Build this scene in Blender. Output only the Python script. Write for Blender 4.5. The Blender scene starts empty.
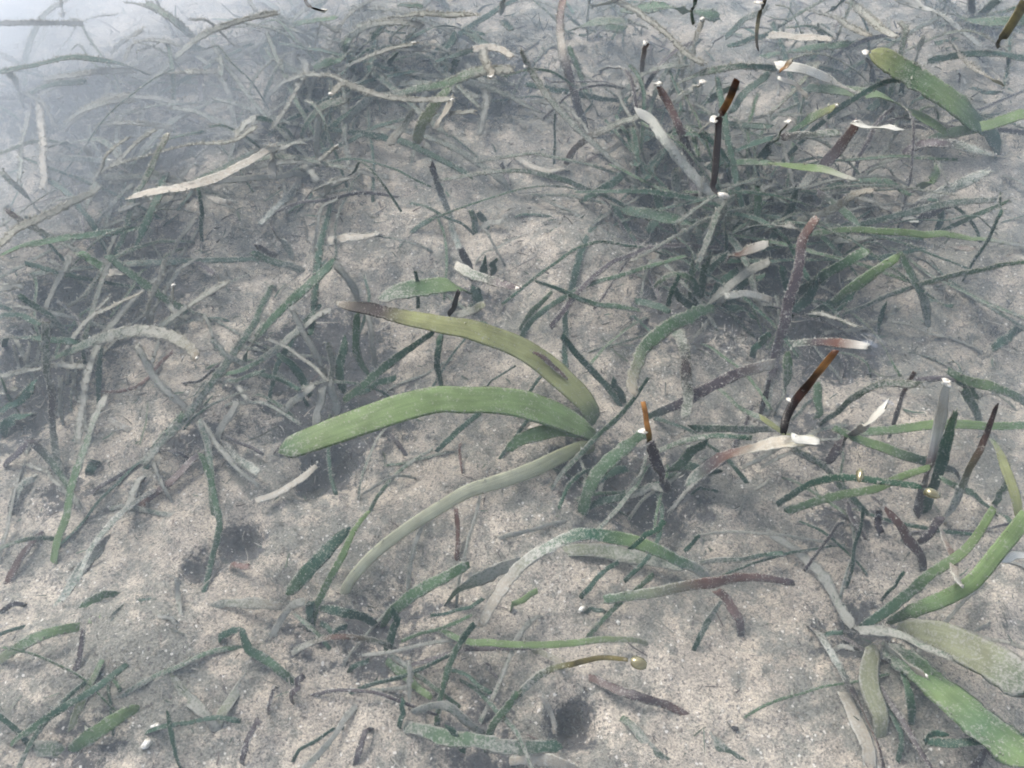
import bpy, math, random
import numpy as np
from mathutils import Vector

random.seed(7)
RNG = np.random.default_rng(7)
scene = bpy.context.scene
C = scene.collection
R = math.radians

# ------------------------------------------------------------------ camera, sky, sun, exposure
W, H = 1024, 768
VFOV, PITCH = R(50), R(52)
CAM = np.array([0.0, 0.0, 0.40])
FPX = (H / 2) / math.tan(VFOV / 2)
DEPTH = 0.070                                   # water level above the mean seabed, metres
cd = bpy.data.cameras.new('camera')
cam = bpy.data.objects.new('camera', cd); C.objects.link(cam)
cam.location = CAM
cam.rotation_euler = (math.pi / 2 - PITCH, 0, 0)
cd.sensor_fit = 'HORIZONTAL'
cd.angle_x = 2 * math.atan((W / 2) / FPX)
cd.clip_start, cd.clip_end = 0.01, 300
scene.camera = cam

SUN_EL, SUN_AZ = R(52), R(-40)                  # azimuth from +Y towards +X
world = bpy.data.worlds.new('World'); scene.world = world; world.use_nodes = True
nt = world.node_tree
bg = nt.nodes['Background']
sky = nt.nodes.new('ShaderNodeTexSky'); sky.sky_type = 'NISHITA'; sky.sun_disc = False
sky.sun_elevation = SUN_EL; sky.sun_rotation = SUN_AZ
sky.air_density = 1.0; sky.dust_density = 4.0; sky.ozone_density = 1.0
hs = nt.nodes.new('ShaderNodeHueSaturation'); hs.inputs['Saturation'].default_value = 0.55
nt.links.new(sky.outputs[0], hs.inputs['Color']); nt.links.new(hs.outputs[0], bg.inputs['Color'])
bg.inputs['Strength'].default_value = 0.15
sl = bpy.data.lights.new('sun', 'SUN'); sl.energy = 1.5; sl.angle = R(25); sl.color = (1.0, 0.96, 0.90)
sun = bpy.data.objects.new('sun', sl); C.objects.link(sun)
sd = Vector((math.sin(SUN_AZ) * math.cos(SUN_EL), math.cos(SUN_AZ) * math.cos(SUN_EL), math.sin(SUN_EL)))
sun.rotation_euler = sd.to_track_quat('Z', 'Y').to_euler()
scene.view_settings.view_transform = 'Standard'
scene.view_settings.look = 'None'
scene.view_settings.exposure = 0.84
scene.view_settings.gamma = 1.0
scene.render.engine = 'CYCLES'
scene.cycles.use_denoising = True
scene.cycles.max_bounces = 8
scene.cycles.diffuse_bounces = 2
scene.cycles.use_adaptive_sampling = True
scene.cycles.adaptive_threshold = .035
scene.cycles.adaptive_min_samples = 12
scene.cycles.transparent_max_bounces = 12
scene.cycles.volume_bounces = 6
scene.cycles.filter_width = 1.85

# ------------------------------------------------------------------ noise and geometry helpers
_P = RNG.random((256, 256))
def vnoise(x, y, s, o=0):
    """smooth lattice noise, 0..1, feature size s metres"""
    x = np.asarray(x, float) / s + 13.7 * o + 1000; y = np.asarray(y, float) / s + 7.3 * o + 1000
    xi, yi = np.floor(x).astype(int), np.floor(y).astype(int)
    fx, fy = x - xi, y - yi
    fx = fx * fx * (3 - 2 * fx); fy = fy * fy * (3 - 2 * fy)
    a, b = _P[xi & 255, yi & 255], _P[(xi + 1) & 255, yi & 255]
    c, d = _P[xi & 255, (yi + 1) & 255], _P[(xi + 1) & 255, (yi + 1) & 255]
    return (a * (1 - fx) + b * fx) * (1 - fy) + (c * (1 - fx) + d * fx) * fy

def ray(px, py):
    u, v = (px - W / 2) / FPX, -(py - H / 2) / FPX
    c, s = math.cos(PITCH), math.sin(PITCH)
    return np.array([u, v * s + c, v * c - s])

def on_plane(px, py, z):
    d = ray(px, py)
    t = (z - CAM[2]) / d[2]
    return CAM + d * t

# hollows (pixel centre, radius mm, depth mm) and mounds (negative depth) of the seabed
PITS = [(95, 95, 45, 14), (35, 120, 30, 10), (120, 285, 30, 12), (30, 390, 40, 12), (325, 463, 17, 17), (305, 480, 10, 12), (570, 725, 12, 20),
        (320, 350, 40, 16), (650, 500, 22, 12), (600, 480, 20, 9), (700, 195, 50, 14), (760, 270, 45, 14), (820, 260, 30, 10),
        (470, 80, 60, 14), (330, 100, 50, 12), (242, 540, 13, 13), (205, 570, 12, 9), (860, 640, 18, 8), (1010, 345, 26, 8),
        (295, 600, 14, 8), (660, 520, 20, 6), (390, 600, 16, 7), (280, 255, 30, 8), (150, 150, 45, 10), (900, 95, 30, 8), (60, 290, 35, 10),
        (580, 255, 60, -14), (545, 400, 40, -7), (480, 520, 40, -6), (960, 280, 50, -10), (150, 640, 45, -9), (660, 680, 45, -6), (180, 420, 45, -8),
        (560, 70, 40, -10), (740, 355, 22, -9), (460, 190, 40, -8), (410, 240, 40, -6), (200, 560, 30, -4), (970, 200, 60, -6), (900, 420, 40, -5)]
PITW = [(*on_plane(px, py, 0)[:2], r / 1000, d / 1000) for px, py, r, d in PITS]

def ground(x, y):
    x = np.asarray(x, float); y = np.asarray(y, float)
    z = (vnoise(x, y, .19, 1) - .5) * .016 + (vnoise(x, y, .075, 2) - .5) * .011 + (vnoise(x, y, .030, 3) - .5) * .006
    z = z + (vnoise(x, y, .012, 4) - .5) * .0028
    for a, b, r, d in PITW:
        q = ((x - a) ** 2 + (y - b) ** 2) / (r * r)
        w = 1 + .9 * (vnoise(x, y, .016, 9) - .5)
        z = z - d * np.exp(-q * w * 1.3)
    far = np.clip((np.hypot(x, y - .4) - 1.5) / 3, 0, 1)
    return z * (1 - far) - .0 * far

def at(px, py, h):
    """a point seen at that pixel, h metres above the mean seabed but never inside the sand"""
    p = on_plane(px, py, h)
    for _ in range(4):
        zg = float(ground(p[0], p[1])) + .0005
        if p[2] >= zg and h >= zg: break
        p = on_plane(px, py, max(h, zg))
    return p

def px_len(p, d):
    """pixels that one metre along d covers at p"""
    c, s = math.cos(PITCH), math.sin(PITCH)
    def pr(q):
        q = q - CAM
        dep = q[1] * c - q[2] * s
        return np.array([q[0] / dep, (q[1] * s + q[2] * c) / dep]) * FPX
    return float(np.linalg.norm(pr(p + d * .001) - pr(p)) / .001)

def catmull(P, n):
    P = np.asarray(P, float)
    Q = np.vstack([2 * P[0] - P[1], P, 2 * P[-1] - P[-2]])
    seg = np.linalg.norm(np.diff(P, axis=0), axis=1); cum = np.concatenate([[0], np.cumsum(seg)])
    out = []
    for s in np.linspace(0, cum[-1], n):
        i = min(int(np.searchsorted(cum, s, side='right')) - 1, len(P) - 2)
        t = (s - cum[i]) / max(seg[i], 1e-9)
        a, b, c, d = Q[i], Q[i + 1], Q[i + 2], Q[i + 3]
        out.append(.5 * (2 * b + (c - a) * t + (2 * a - 5 * b + 4 * c - d) * t * t + (3 * b - a - 3 * c + d) * t ** 3))
    return np.array(out), cum[-1]

# ------------------------------------------------------------------ materials
def new_mat(name):
    m = bpy.data.materials.new(name); m.use_nodes = True
    n = m.node_tree.nodes; n.clear()
    return m, n, m.node_tree.links

def nd(n, t, **k):
    x = n.new(t)
    for a, b in k.items(): setattr(x, a, b)
    return x

def math_node(n, l, op, a, b=None, clamp=False):
    x = n.new('ShaderNodeMath'); x.operation = op; x.use_clamp = clamp
    for i, v in enumerate((a, b)):
        if v is None: continue
        if isinstance(v, (int, float)): x.inputs[i].default_value = v
        else: l.new(v, x.inputs[i])
    return x.outputs[0]

def mixc(n, l, f, a, b, mode='MIX'):
    x = n.new('ShaderNodeMix'); x.data_type = 'RGBA'; x.blend_type = mode
    for s, v in ((x.inputs[0], f), (x.inputs[6], a), (x.inputs[7], b)):
        if isinstance(v, (int, float)): s.default_value = v
        elif isinstance(v, tuple): s.default_value = (*v, 1)
        else: l.new(v, s)
    return x.outputs[2]

def ramp(n, l, f, lo, hi, a=0., b=1.):
    x = n.new('ShaderNodeMapRange'); x.interpolation_type = 'SMOOTHSTEP'
    l.new(f, x.inputs[0])
    for i, v in enumerate((lo, hi, a, b)): x.inputs[i + 1].default_value = v
    return x.outputs[0]

def tex_noise(n, l, co, scale, detail=4, rough=.6):
    x = n.new('ShaderNodeTexNoise'); x.inputs['Scale'].default_value = scale
    x.inputs['Detail'].default_value = detail; x.inputs['Roughness'].default_value = rough
    if co is not None: l.new(co, x.inputs['Vector'])
    return x.outputs['Fac']

SILT = (.46, .445, .405)

def leaf_material(name, translucent=.38, rough=.5, spec=.35, blotch=(.78, .78, .76)):
    m, n, l = new_mat(name)
    out = nd(n, 'ShaderNodeOutputMaterial'); bs = nd(n, 'ShaderNodeBsdfPrincipled')
    tint = nd(n, 'ShaderNodeAttribute', attribute_name='tint').outputs['Color']
    silt = nd(n, 'ShaderNodeAttribute', attribute_name='silt').outputs['Fac']
    strip = nd(n, 'ShaderNodeAttribute', attribute_name='strip').outputs['Vector']
    pos = nd(n, 'ShaderNodeTexCoord').outputs['Object']
    mp = nd(n, 'ShaderNodeMapping'); mp.inputs['Scale'].default_value = (5, 40, 1); l.new(strip, mp.inputs['Vector'])
    vein = tex_noise(n, l, mp.outputs[0], 1.0, 2, .55)
    c = mixc(n, l, 1.0, tint, mixc(n, l, ramp(n, l, vein, .25, .75), (.86, .87, .85), (1.12, 1.11, 1.08)), 'MULTIPLY')
    blot = tex_noise(n, l, pos, 75, 2, .6)
    c = mixc(n, l, ramp(n, l, blot, .35, .7), c, mixc(n, l, 1.0, c, blotch, 'MULTIPLY'))
    fine = tex_noise(n, l, pos, 760, 2, .75)
    coarse = tex_noise(n, l, pos, 170, 3, .7)
    f = math_node(n, l, 'ADD', math_node(n, l, 'MULTIPLY', fine, .62), math_node(n, l, 'MULTIPLY', coarse, .38))
    ex = nd(n, 'ShaderNodeSeparateXYZ'); l.new(strip, ex.inputs[0])
    rim = ramp(n, l, math_node(n, l, 'ABSOLUTE', ex.outputs[0]), .62, 1.0, 0, .30)
    cover = math_node(n, l, 'ADD', silt, math_node(n, l, 'MULTIPLY', rim, math_node(n, l, 'MULTIPLY', silt, 3.0, True)))
    # silt covers the share of the blade that the attribute says
    thr = math_node(n, l, 'SUBTRACT', .62, math_node(n, l, 'MULTIPLY', cover, .36))
    d = math_node(n, l, 'MULTIPLY', math_node(n, l, 'SUBTRACT', f, thr), 5.5, True)
    d = math_node(n, l, 'MULTIPLY', d, .92)
    sc = mixc(n, l, fine, (.30, .295, .26), (.52, .505, .455))
    c = mixc(n, l, d, c, sc)
    l.new(c, bs.inputs['Base Color'])
    l.new(math_node(n, l, 'ADD', rough, math_node(n, l, 'MULTIPLY', d, .4), True), bs.inputs['Roughness'])
    bs.inputs['Specular IOR Level'].default_value = spec
    bp = nd(n, 'ShaderNodeBump'); bp.inputs['Strength'].default_value = .55; bp.inputs['Distance'].default_value = .0008
    l.new(math_node(n, l, 'ADD', math_node(n, l, 'MULTIPLY', fine, math_node(n, l, 'ADD', silt, .1)), math_node(n, l, 'MULTIPLY', vein, .25)), bp.inputs['Height'])
    l.new(bp.outputs[0], bs.inputs['Normal'])
    tr = nd(n, 'ShaderNodeBsdfTranslucent'); l.new(c, tr.inputs['Color'])
    mx = nd(n, 'ShaderNodeMixShader'); mx.inputs[0].default_value = translucent
    l.new(bs.outputs[0], mx.inputs[1]); l.new(tr.outputs[0], mx.inputs[2]); l.new(mx.outputs[0], out.inputs[0])
    return m

def sand_material():
    m, n, l = new_mat('sand')
    out = nd(n, 'ShaderNodeOutputMaterial'); bs = nd(n, 'ShaderNodeBsdfPrincipled')
    pos = nd(n, 'ShaderNodeTexCoord').outputs['Object']
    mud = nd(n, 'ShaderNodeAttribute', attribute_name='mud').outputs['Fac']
    big = tex_noise(n, l, pos, 9, 2, .6)
    mid = tex_noise(n, l, pos, 48, 4, .65)
    c = mixc(n, l, ramp(n, l, big, .3, .7), (.365, .318, .258), (.445, .395, .328))
    c = mixc(n, l, ramp(n, l, mid, .38, .66), mixc(n, l, 1., c, (.72, .73, .75), 'MULTIPLY'), c)
    # grey-green film of algae in uneven patches
    wide = tex_noise(n, l, pos, 13, 4, .65)
    tuft = tex_noise(n, l, pos, 105, 5, .78)
    film = math_node(n, l, 'MULTIPLY', ramp(n, l, math_node(n, l, 'ADD', math_node(n, l, 'MULTIPLY', wide, .62), math_node(n, l, 'MULTIPLY', tuft, .5)), .505, .63), .82)
    c = mixc(n, l, film, c, (.145, .148, .130))
    mud_shade_f = math_node(n, l, 'ADD', math_node(n, l, 'MULTIPLY', mud, 1.3), math_node(n, l, 'MULTIPLY', math_node(n, l, 'SUBTRACT', tuft, .5), 2.6))
    c = mixc(n, l, ramp(n, l, mud_shade_f, .42, .72, 0, .88), c, (.055, .056, .060))  # dark sediment plus painted shade under plants and in pits
    # single grains
    vo = nd(n, 'ShaderNodeTexVoronoi'); vo.inputs['Scale'].default_value = 1500; l.new(pos, vo.inputs['Vector'])
    sep = nd(n, 'ShaderNodeSeparateColor'); l.new(vo.outputs['Color'], sep.inputs[0])
    g = sep.outputs[0]
    c = mixc(n, l, 1., c, mixc(n, l, g, (.60, .60, .61), (1.36, 1.34, 1.30)), 'MULTIPLY')
    vo2 = nd(n, 'ShaderNodeTexVoronoi'); vo2.inputs['Scale'].default_value = 1000; l.new(pos, vo2.inputs['Vector'])
    s2 = nd(n, 'ShaderNodeSeparateColor'); l.new(vo2.outputs['Color'], s2.inputs[0])
    c = mixc(n, l, math_node(n, l, 'MULTIPLY', ramp(n, l, s2.outputs[0], .982, .99), .6), c, (.70, .67, .62))
    c = mixc(n, l, math_node(n, l, 'MULTIPLY', ramp(n, l, s2.outputs[1], .93, .95), .7), c, (.07, .06, .06))
    l.new(c, bs.inputs['Base Color'])
    bs.inputs['Roughness'].default_value = .85; bs.inputs['Specular IOR Level'].default_value = .25
    bp = nd(n, 'ShaderNodeBump'); bp.inputs['Strength'].default_value = .9; bp.inputs['Distance'].default_value = .0016
    hgt = tex_noise(n, l, pos, 260, 3, .75)
    l.new(hgt, bp.inputs['Height']); l.new(bp.outputs[0], bs.inputs['Normal'])
    l.new(bs.outputs[0], out.inputs[0])
    return m

def tint_material(name, rough=.85):
    m, n, l = new_mat(name)
    out = nd(n, 'ShaderNodeOutputMaterial'); bs = nd(n, 'ShaderNodeBsdfPrincipled')
    tint = nd(n, 'ShaderNodeAttribute', attribute_name='tint').outputs['Color']
    pos = nd(n, 'ShaderNodeTexCoord').outputs['Object']
    c = mixc(n, l, 1., tint, mixc(n, l, tex_noise(n, l, pos, 500, 4), (.7, .7, .7), (1.3, 1.3, 1.3)), 'MULTIPLY')
    l.new(c, bs.inputs['Base Color']); bs.inputs['Roughness'].default_value = rough; bs.inputs['Specular IOR Level'].default_value = .2
    l.new(bs.outputs[0], out.inputs[0])
    return m

def white_material():
    m, n, l = new_mat('bleached_tip')
    out = nd(n, 'ShaderNodeOutputMaterial'); bs = nd(n, 'ShaderNodeBsdfPrincipled')
    pos = nd(n, 'ShaderNodeTexCoord').outputs['Object']
    c = mixc(n, l, ramp(n, l, tex_noise(n, l, pos, 700, 4), .38, .66), (.66, .64, .59), (.34, .30, .23))
    l.new(c, bs.inputs['Base Color']); bs.inputs['Roughness'].default_value = .3
    l.new(bs.outputs[0], out.inputs[0])
    return m

def bubble_material():
    m, n, l = new_mat('wet_bubble')
    out = nd(n, 'ShaderNodeOutputMaterial'); bs = nd(n, 'ShaderNodeBsdfPrincipled')
    pos = nd(n, 'ShaderNodeTexCoord').outputs['Object']
    c = mixc(n, l, tex_noise(n, l, pos, 300, 3), (.16, .14, .07), (.34, .31, .19))
    l.new(c, bs.inputs['Base Color']); bs.inputs['Roughness'].default_value = .06; bs.inputs['Metallic'].default_value = .6; bs.inputs['Coat Weight'].default_value = 1.0; bs.inputs['Coat Roughness'].default_value = .03
    l.new(bs.outputs[0], out.inputs[0])
    return m

def film_material():
    """the skin of water drawn up round a stem: clear, mirror-like at a slant"""
    m, n, l = new_mat('water_film')
    out = nd(n, 'ShaderNodeOutputMaterial')
    fr = nd(n, 'ShaderNodeFresnel'); fr.inputs['IOR'].default_value = 1.333
    gl = nd(n, 'ShaderNodeBsdfGlossy'); gl.inputs['Roughness'].default_value = .02
    tr = nd(n, 'ShaderNodeBsdfTransparent')
    pos = nd(n, 'ShaderNodeTexCoord').outputs['Object']
    bp = nd(n, 'ShaderNodeBump'); bp.inputs['Strength'].default_value = .1; bp.inputs['Distance'].default_value = .0003
    l.new(tex_noise(n, l, pos, 90, 2), bp.inputs['Height'])
    l.new(bp.outputs[0], gl.inputs['Normal']); l.new(bp.outputs[0], fr.inputs['Normal'])
    skin = nd(n, 'ShaderNodeAttribute', attribute_name='skin').outputs['Fac']
    mx = nd(n, 'ShaderNodeMixShader')
    l.new(math_node(n, l, 'MULTIPLY', fr.outputs[0], skin), mx.inputs[0]); l.new(tr.outputs[0], mx.inputs[1]); l.new(gl.outputs[0], mx.inputs[2]); l.new(mx.outputs[0], out.inputs[0])
    return m

M_LEAF = leaf_material('seagrass_leaf')
M_DEAD = leaf_material('dead_leaf', .06, .45, .4)
M_WET = leaf_material('wet_brown_leaf', .15, .34, .45, (.16, .14, .12))
M_SAND, M_TINT, M_WHITE, M_BUB, M_FILM = sand_material(), tint_material('debris'), white_material(), bubble_material(), film_material()

def mesh_obj(name, V, F, mat, parent=None, smooth=True, attrs=None, origin=None):
    V = np.asarray(V, float)
    o0 = np.zeros(3) if origin is None else np.asarray(origin, float)
    me = bpy.data.meshes.new(name)
    me.from_pydata((V - o0).tolist(), [], F)
    if smooth: me.polygons.foreach_set('use_smooth', np.ones(len(me.polygons), bool))
    for k, a in (attrs or {}).items():
        a = np.asarray(a, np.float32)
        if k == 'tint':
            at_ = me.attributes.new('tint', 'FLOAT_COLOR', 'POINT')
            at_.data.foreach_set('color', np.hstack([a, np.ones((len(a), 1), np.float32)]).ravel())
        elif a.ndim == 2:
            at_ = me.attributes.new(k, 'FLOAT_VECTOR', 'POINT'); at_.data.foreach_set('vector', a.ravel())
        else:
            at_ = me.attributes.new(k, 'FLOAT', 'POINT'); at_.data.foreach_set('value', a)
    me.materials.append(mat)
    o = bpy.data.objects.new(name, me); C.objects.link(o)
    if parent is None: o.location = o0
    else:
        o.parent = parent
        o.location = o0 - ORIGIN[parent.name]
    ORIGIN[o.name] = o0
    return o
ORIGIN = {}

def tag(o, label, cat, group=None, kind=None):
    if label: o['label'] = label
    if cat: o['category'] = cat
    if group: o['group'] = group
    if kind: o['kind'] = kind
    return o

# ------------------------------------------------------------------ blades
TINT = {'G': (.215, .300, .135), 'g': (.095, .172, .088), 'D': (.042, .100, .066), 'Y': (.335, .350, .175), 'y': (.26, .27, .175), 'p': (.56, .56, .42), 'S': (.215, .255, .190), 's': (.110, .160, .112),
        'B': (.050, .037, .042), 'R': (.120, .060, .045), 'P': (.37, .325, .265), 'W': (.54, .53, .49), 'O': (.36, .17, .05), 'K': (.012, .009, .008), 'M': (.085, .030, .014), 'T': (.10, .085, .03)}
SILTY = {'p': .12, 'y': .38, 'G': .22, 'g': .34, 'D': .25, 'Y': .18, 'S': .9, 's': .66, 'B': .22, 'R': .20, 'P': .45, 'W': .22, 'O': .0, 'K': 0., 'M': 0., 'T': .1}
FUZZ = {'p': .4, 'y': .4, 'G': .32, 'g': 1.0, 'D': .8, 'Y': .3, 'S': 1.7, 's': 1.2, 'B': .9, 'R': .7, 'P': 1.0, 'W': .2, 'O': 0., 'K': 0., 'M': 0., 'T': 0.}
NAME = {'G': 'loose_leaf', 'g': 'loose_leaf', 'D': 'loose_leaf', 'Y': 'loose_leaf', 'y': 'loose_leaf', 'p': 'loose_leaf', 'S': 'silted_leaf', 's': 'silted_leaf',
        'B': 'dead_leaf', 'R': 'dead_leaf', 'P': 'bleached_leaf', 'W': 'bleached_leaf', 'O': 'brown_leaf', 'K': 'brown_leaf', 'M': 'brown_leaf', 'T': 'brown_leaf'}

def lerp_list(vals, t):
    vals = np.asarray(vals, float)
    if len(vals) == 1: return np.repeat(vals, len(t), 0)
    q = t * (len(vals) - 1)
    i = np.minimum(q.astype(int), len(vals) - 2)
    f = q - i
    if vals.ndim == 2: f = f[:, None]
    return vals[i] * (1 - f) + vals[i + 1] * f

def blade_mesh(P, style, wpx=None, wm=None, emergent=False, fuzz_k=1.0):
    """P: 3-D points. style: one letter per colour along the blade. wpx: widths in photo pixels, or wm in metres. Returns V, F, attrs."""
    L = float(np.sum(np.linalg.norm(np.diff(P, axis=0), axis=1)))
    n = int(np.clip(L / .003, 9, 76))
    Q, L = catmull(P, n)
    t = np.linspace(0, 1, n)
    ns = RNG.normal(0, 1, (max(3, n // 5) + 2, 3)) * (.0002 if emergent else .0005)
    Q = Q + lerp_list(ns, t) * (np.array([1, 1, .6]))
    if not emergent:
        zg = ground(Q[:, 0], Q[:, 1]) + .0003
        Q[:, 2] = np.maximum(Q[:, 2], zg)
        low = np.clip(1 - (Q[:, 2] - zg) / .003, 0, 1)           # what lies flat is partly sunk in the sand
        Q[:, 2] -= low * .0011 * lerp_list(RNG.uniform(-.2, 1, max(4, n // 6)), t)
        for e, dist in ((0, t * L), (-1, (1 - t) * L)):          # ends that touch the bed are bedded in it
            if Q[e, 2] - zg[e] < .007:
                Q[:, 2] -= (Q[e, 2] - zg[e] + .0022) * np.clip(1 - dist / min(.010, L * .25), 0, 1) ** 1.5
    T = np.gradient(Q, axis=0); T /= np.linalg.norm(T, axis=1)[:, None] + 1e-12
    up = np.array([RNG.normal(0, .25), -.30 + RNG.normal(0, .2), 1.0])
    S = np.cross(T, up); S /= np.linalg.norm(S, axis=1)[:, None] + 1e-9
    N = np.cross(S, T)
    roll = lerp_list(RNG.normal(0, .28 if wpx is None or max(wpx) < 15 else .10, 4), t)[:, None]
    S, N = S * np.cos(roll) + N * np.sin(roll), N * np.cos(roll) - S * np.sin(roll)
    if wm is None:
        ww = lerp_list(wpx, t)
        half = np.empty(n)
        for i in range(n):
            dist = np.linalg.norm(Q[i] - CAM)
            half[i] = .5 * ww[i] / max(px_len(Q[i], S[i]), .62 * FPX / dist)
    else:
        half = .5 * lerp_list(wm, t)
    codes = list(style)
    col = lerp_list([TINT[c] for c in codes], t)
    si = lerp_list([SILTY[c] for c in codes], t)
    fz = lerp_list([FUZZ[c] for c in codes], t) * fuzz_k
    stalk = codes[0] in 'BKOMR'
    rag = np.clip(fz - .28, 0, 1.1)
    half = half * (1 + RNG.normal(0, .09, n) * rag) * (1 if wpx is not None and max(wpx) > 14 else lerp_list(RNG.uniform(.84, 1.04, 5), t))
    wmax = max(half.max(), 1e-4)
    # rounded or torn ends
    d0, d1 = t * L, (1 - t) * L
    q_ = 1 - np.clip((np.minimum(d0, d1) + .0002) / (wmax * (.8 if wpx is not None and max(wpx) > 14 else .16)), 0, 1)
    tip = np.sqrt(np.clip(1 - q_ * q_, .02, 1))
    half = np.maximum(half * tip, .00025)
    thick = np.maximum(.00025, half * (.12 if stalk else .05))
    K = 10
    ang = np.arange(K) / K * 2 * math.pi
    cu, cn = np.cos(ang), np.sin(ang)
    bend = RNG.normal(0, .06)
    V = np.empty((n, K, 3))
    for k in range(K):
        V[:, k] = Q + S * (half * cu[k])[:, None] + N * (thick * cn[k] * np.sqrt(max(0, 1 - .5 * cu[k] ** 2)) + bend * half * cu[k] ** 2)[:, None]
    edge = RNG.normal(0, .10, (n, K, 1)) * (rag[:, None, None]) * half[:, None, None] * np.abs(cu)[None, :, None]
    V = V + S[:, None, :] * edge
    for e in (0, -1):                                            # torn, slanting ends
        V[e] += T[e] * (half[1 if e == 0 else -2] * ((0 if wpx is not None and max(wpx) > 14 else RNG.normal(0, .5)) * cu + RNG.normal(0, .2, K)))[:, None]
    V = V.reshape(-1, 3)
    F = [(i * K + k, i * K + (k + 1) % K, (i + 1) * K + (k + 1) % K, (i + 1) * K + k) for i in range(n - 1) for k in range(K)]
    F += [tuple(range(K - 1, -1, -1)), tuple((n - 1) * K + k for k in range(K))]
    strip = np.zeros((n, K, 3)); strip[:, :, 0] = cu[None, :]; strip[:, :, 1] = (t * L)[:, None]; strip[:, :, 2] = RNG.random() * 50
    tintv = np.repeat(col * (1 + RNG.normal(0, .06)), K, 0); siltv = np.repeat(si, K); stripv = strip.reshape(-1, 3)
    # epiphytes and flocs caught on the blade
    nf = int(np.sum(fz) / n * L * 1000 * 5.0)
    if nf:
        ii = RNG.choice(n, nf, p=(fz + 1e-6) / np.sum(fz + 1e-6))
        u = np.clip(np.sign(RNG.random(nf) - .5) * RNG.beta(2.2, .8, nf), -1, 1)
        base = Q[ii] + T[ii] * (RNG.normal(0, .0015, nf))[:, None] + S[ii] * (half[ii] * u)[:, None] + N[ii] * (thick[ii] * .4)[:, None]
        fd = np.linalg.norm(Q[0] - CAM) / .42
        size = (RNG.gamma(3, .00014, nf) + .00018) * fd
        outw = S[ii] * (u * RNG.random(nf))[:, None] + N[ii] * (RNG.random(nf) * .8)[:, None] + RNG.normal(0, .35, (nf, 3))
        outw /= np.linalg.norm(outw, axis=1)[:, None]
        r1 = np.cross(outw, RNG.normal(0, 1, (nf, 3))); r1 /= np.linalg.norm(r1, axis=1)[:, None]
        r2 = np.cross(outw, r1)
        hair = RNG.random(nf) < .6
        ln = np.where(hair, (.0004 + RNG.gamma(2, .0004, nf)) * fd, size * (.5 + .8 * RNG.random(nf)))
        w_ = np.where(hair, (.00009 + .00008 * RNG.random(nf)) * fd, size * .5)[:, None]
        tv = np.stack([base + r1 * w_, base - .5 * r1 * w_ + .87 * r2 * w_, base - .5 * r1 * w_ - .87 * r2 * w_, base + outw * ln[:, None]], 1).reshape(-1, 3)
        o = len(V)
        V = np.vstack([V, tv])
        for j in range(nf):
            b = o + 4 * j
            F += [(b, b + 1, b + 3), (b + 1, b + 2, b + 3), (b + 2, b, b + 3)]
        fc = np.array(SILT) * (.75 + .5 * RNG.random((nf, 1))) * .75 + col[ii] * .25
        tintv = np.vstack([tintv, np.repeat(fc, 4, 0)])
        siltv = np.concatenate([siltv, np.repeat(si[ii] * .8, 4)])
        stripv = np.vstack([stripv, np.zeros((4 * nf, 3))])
    return V, F, dict(tint=tintv, silt=siltv, strip=stripv)

def mat_for(style):
    top = max(style, key=style.count)
    if top in 'OKMT': return M_WET
    return M_DEAD if top in 'BRPW' else M_LEAF

_ICO = None
def blob(name, p, r, mat, parent, squash=.6, rough=.35, seed_dir=None):
    """a small uneven rounded lump"""
    global _ICO
    if _ICO is None:
        import bmesh
        bm = bmesh.new(); bmesh.ops.create_icosphere(bm, subdivisions=2, radius=1)
        _ICO = (np.array([v.co[:] for v in bm.verts]), [tuple(v.index for v in f.verts) for f in bm.faces]); bm.free()
    v, f = _ICO
    k = RNG.normal(0, 1, (4, 3)); ph = RNG.random(4) * 6
    d = sum(np.sin(v @ k[i] * 2.2 + ph[i]) for i in range(4)) / 4 + (RNG.normal(0, .22, len(v)) if rough > .6 else 0)
    sc = np.array([1.25, .85, squash]); a = RNG.random() * 6.28
    q = v * (1 + rough * d)[:, None] * sc
    q = np.stack([q[:, 0] * math.cos(a) - q[:, 1] * math.sin(a), q[:, 0] * math.sin(a) + q[:, 1] * math.cos(a), q[:, 2]], 1)
    return mesh_obj(name, q * r + p, f, mat, parent, True, dict(tint=np.tile((.8, .79, .76), (len(v), 1))), p)

def meniscus(px, py, rpx, parent, up=.0006):
    """water drawn up round a stem, with a ring or two about it"""
    p = on_plane(px, py, DEPTH)
    r = rpx * np.linalg.norm(p - CAM) / FPX
    nr, na = 22, 40
    V, F, skin = [], [], []
    for i in range(nr):
        q = i / (nr - 1)
        for j in range(na):
            a = j / na * 2 * math.pi
            rr = r * (.04 + q); skin.append(.35 * (1 - q) ** 1.5)
            z = up * math.exp(-q * 4.2) + .00012 * math.sin(q * 16) * (1 - q) ** 1.2
            V.append((p[0] + rr * math.cos(a) * 1.05, p[1] + rr * math.sin(a), DEPTH + .0003 + z))
    F = [(i * na + j, i * na + (j + 1) % na, (i + 1) * na + (j + 1) % na, (i + 1) * na + j) for i in range(nr - 1) for j in range(na)]
    return mesh_obj('meniscus', V, F, M_FILM, parent, True, dict(skin=skin), p)

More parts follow.
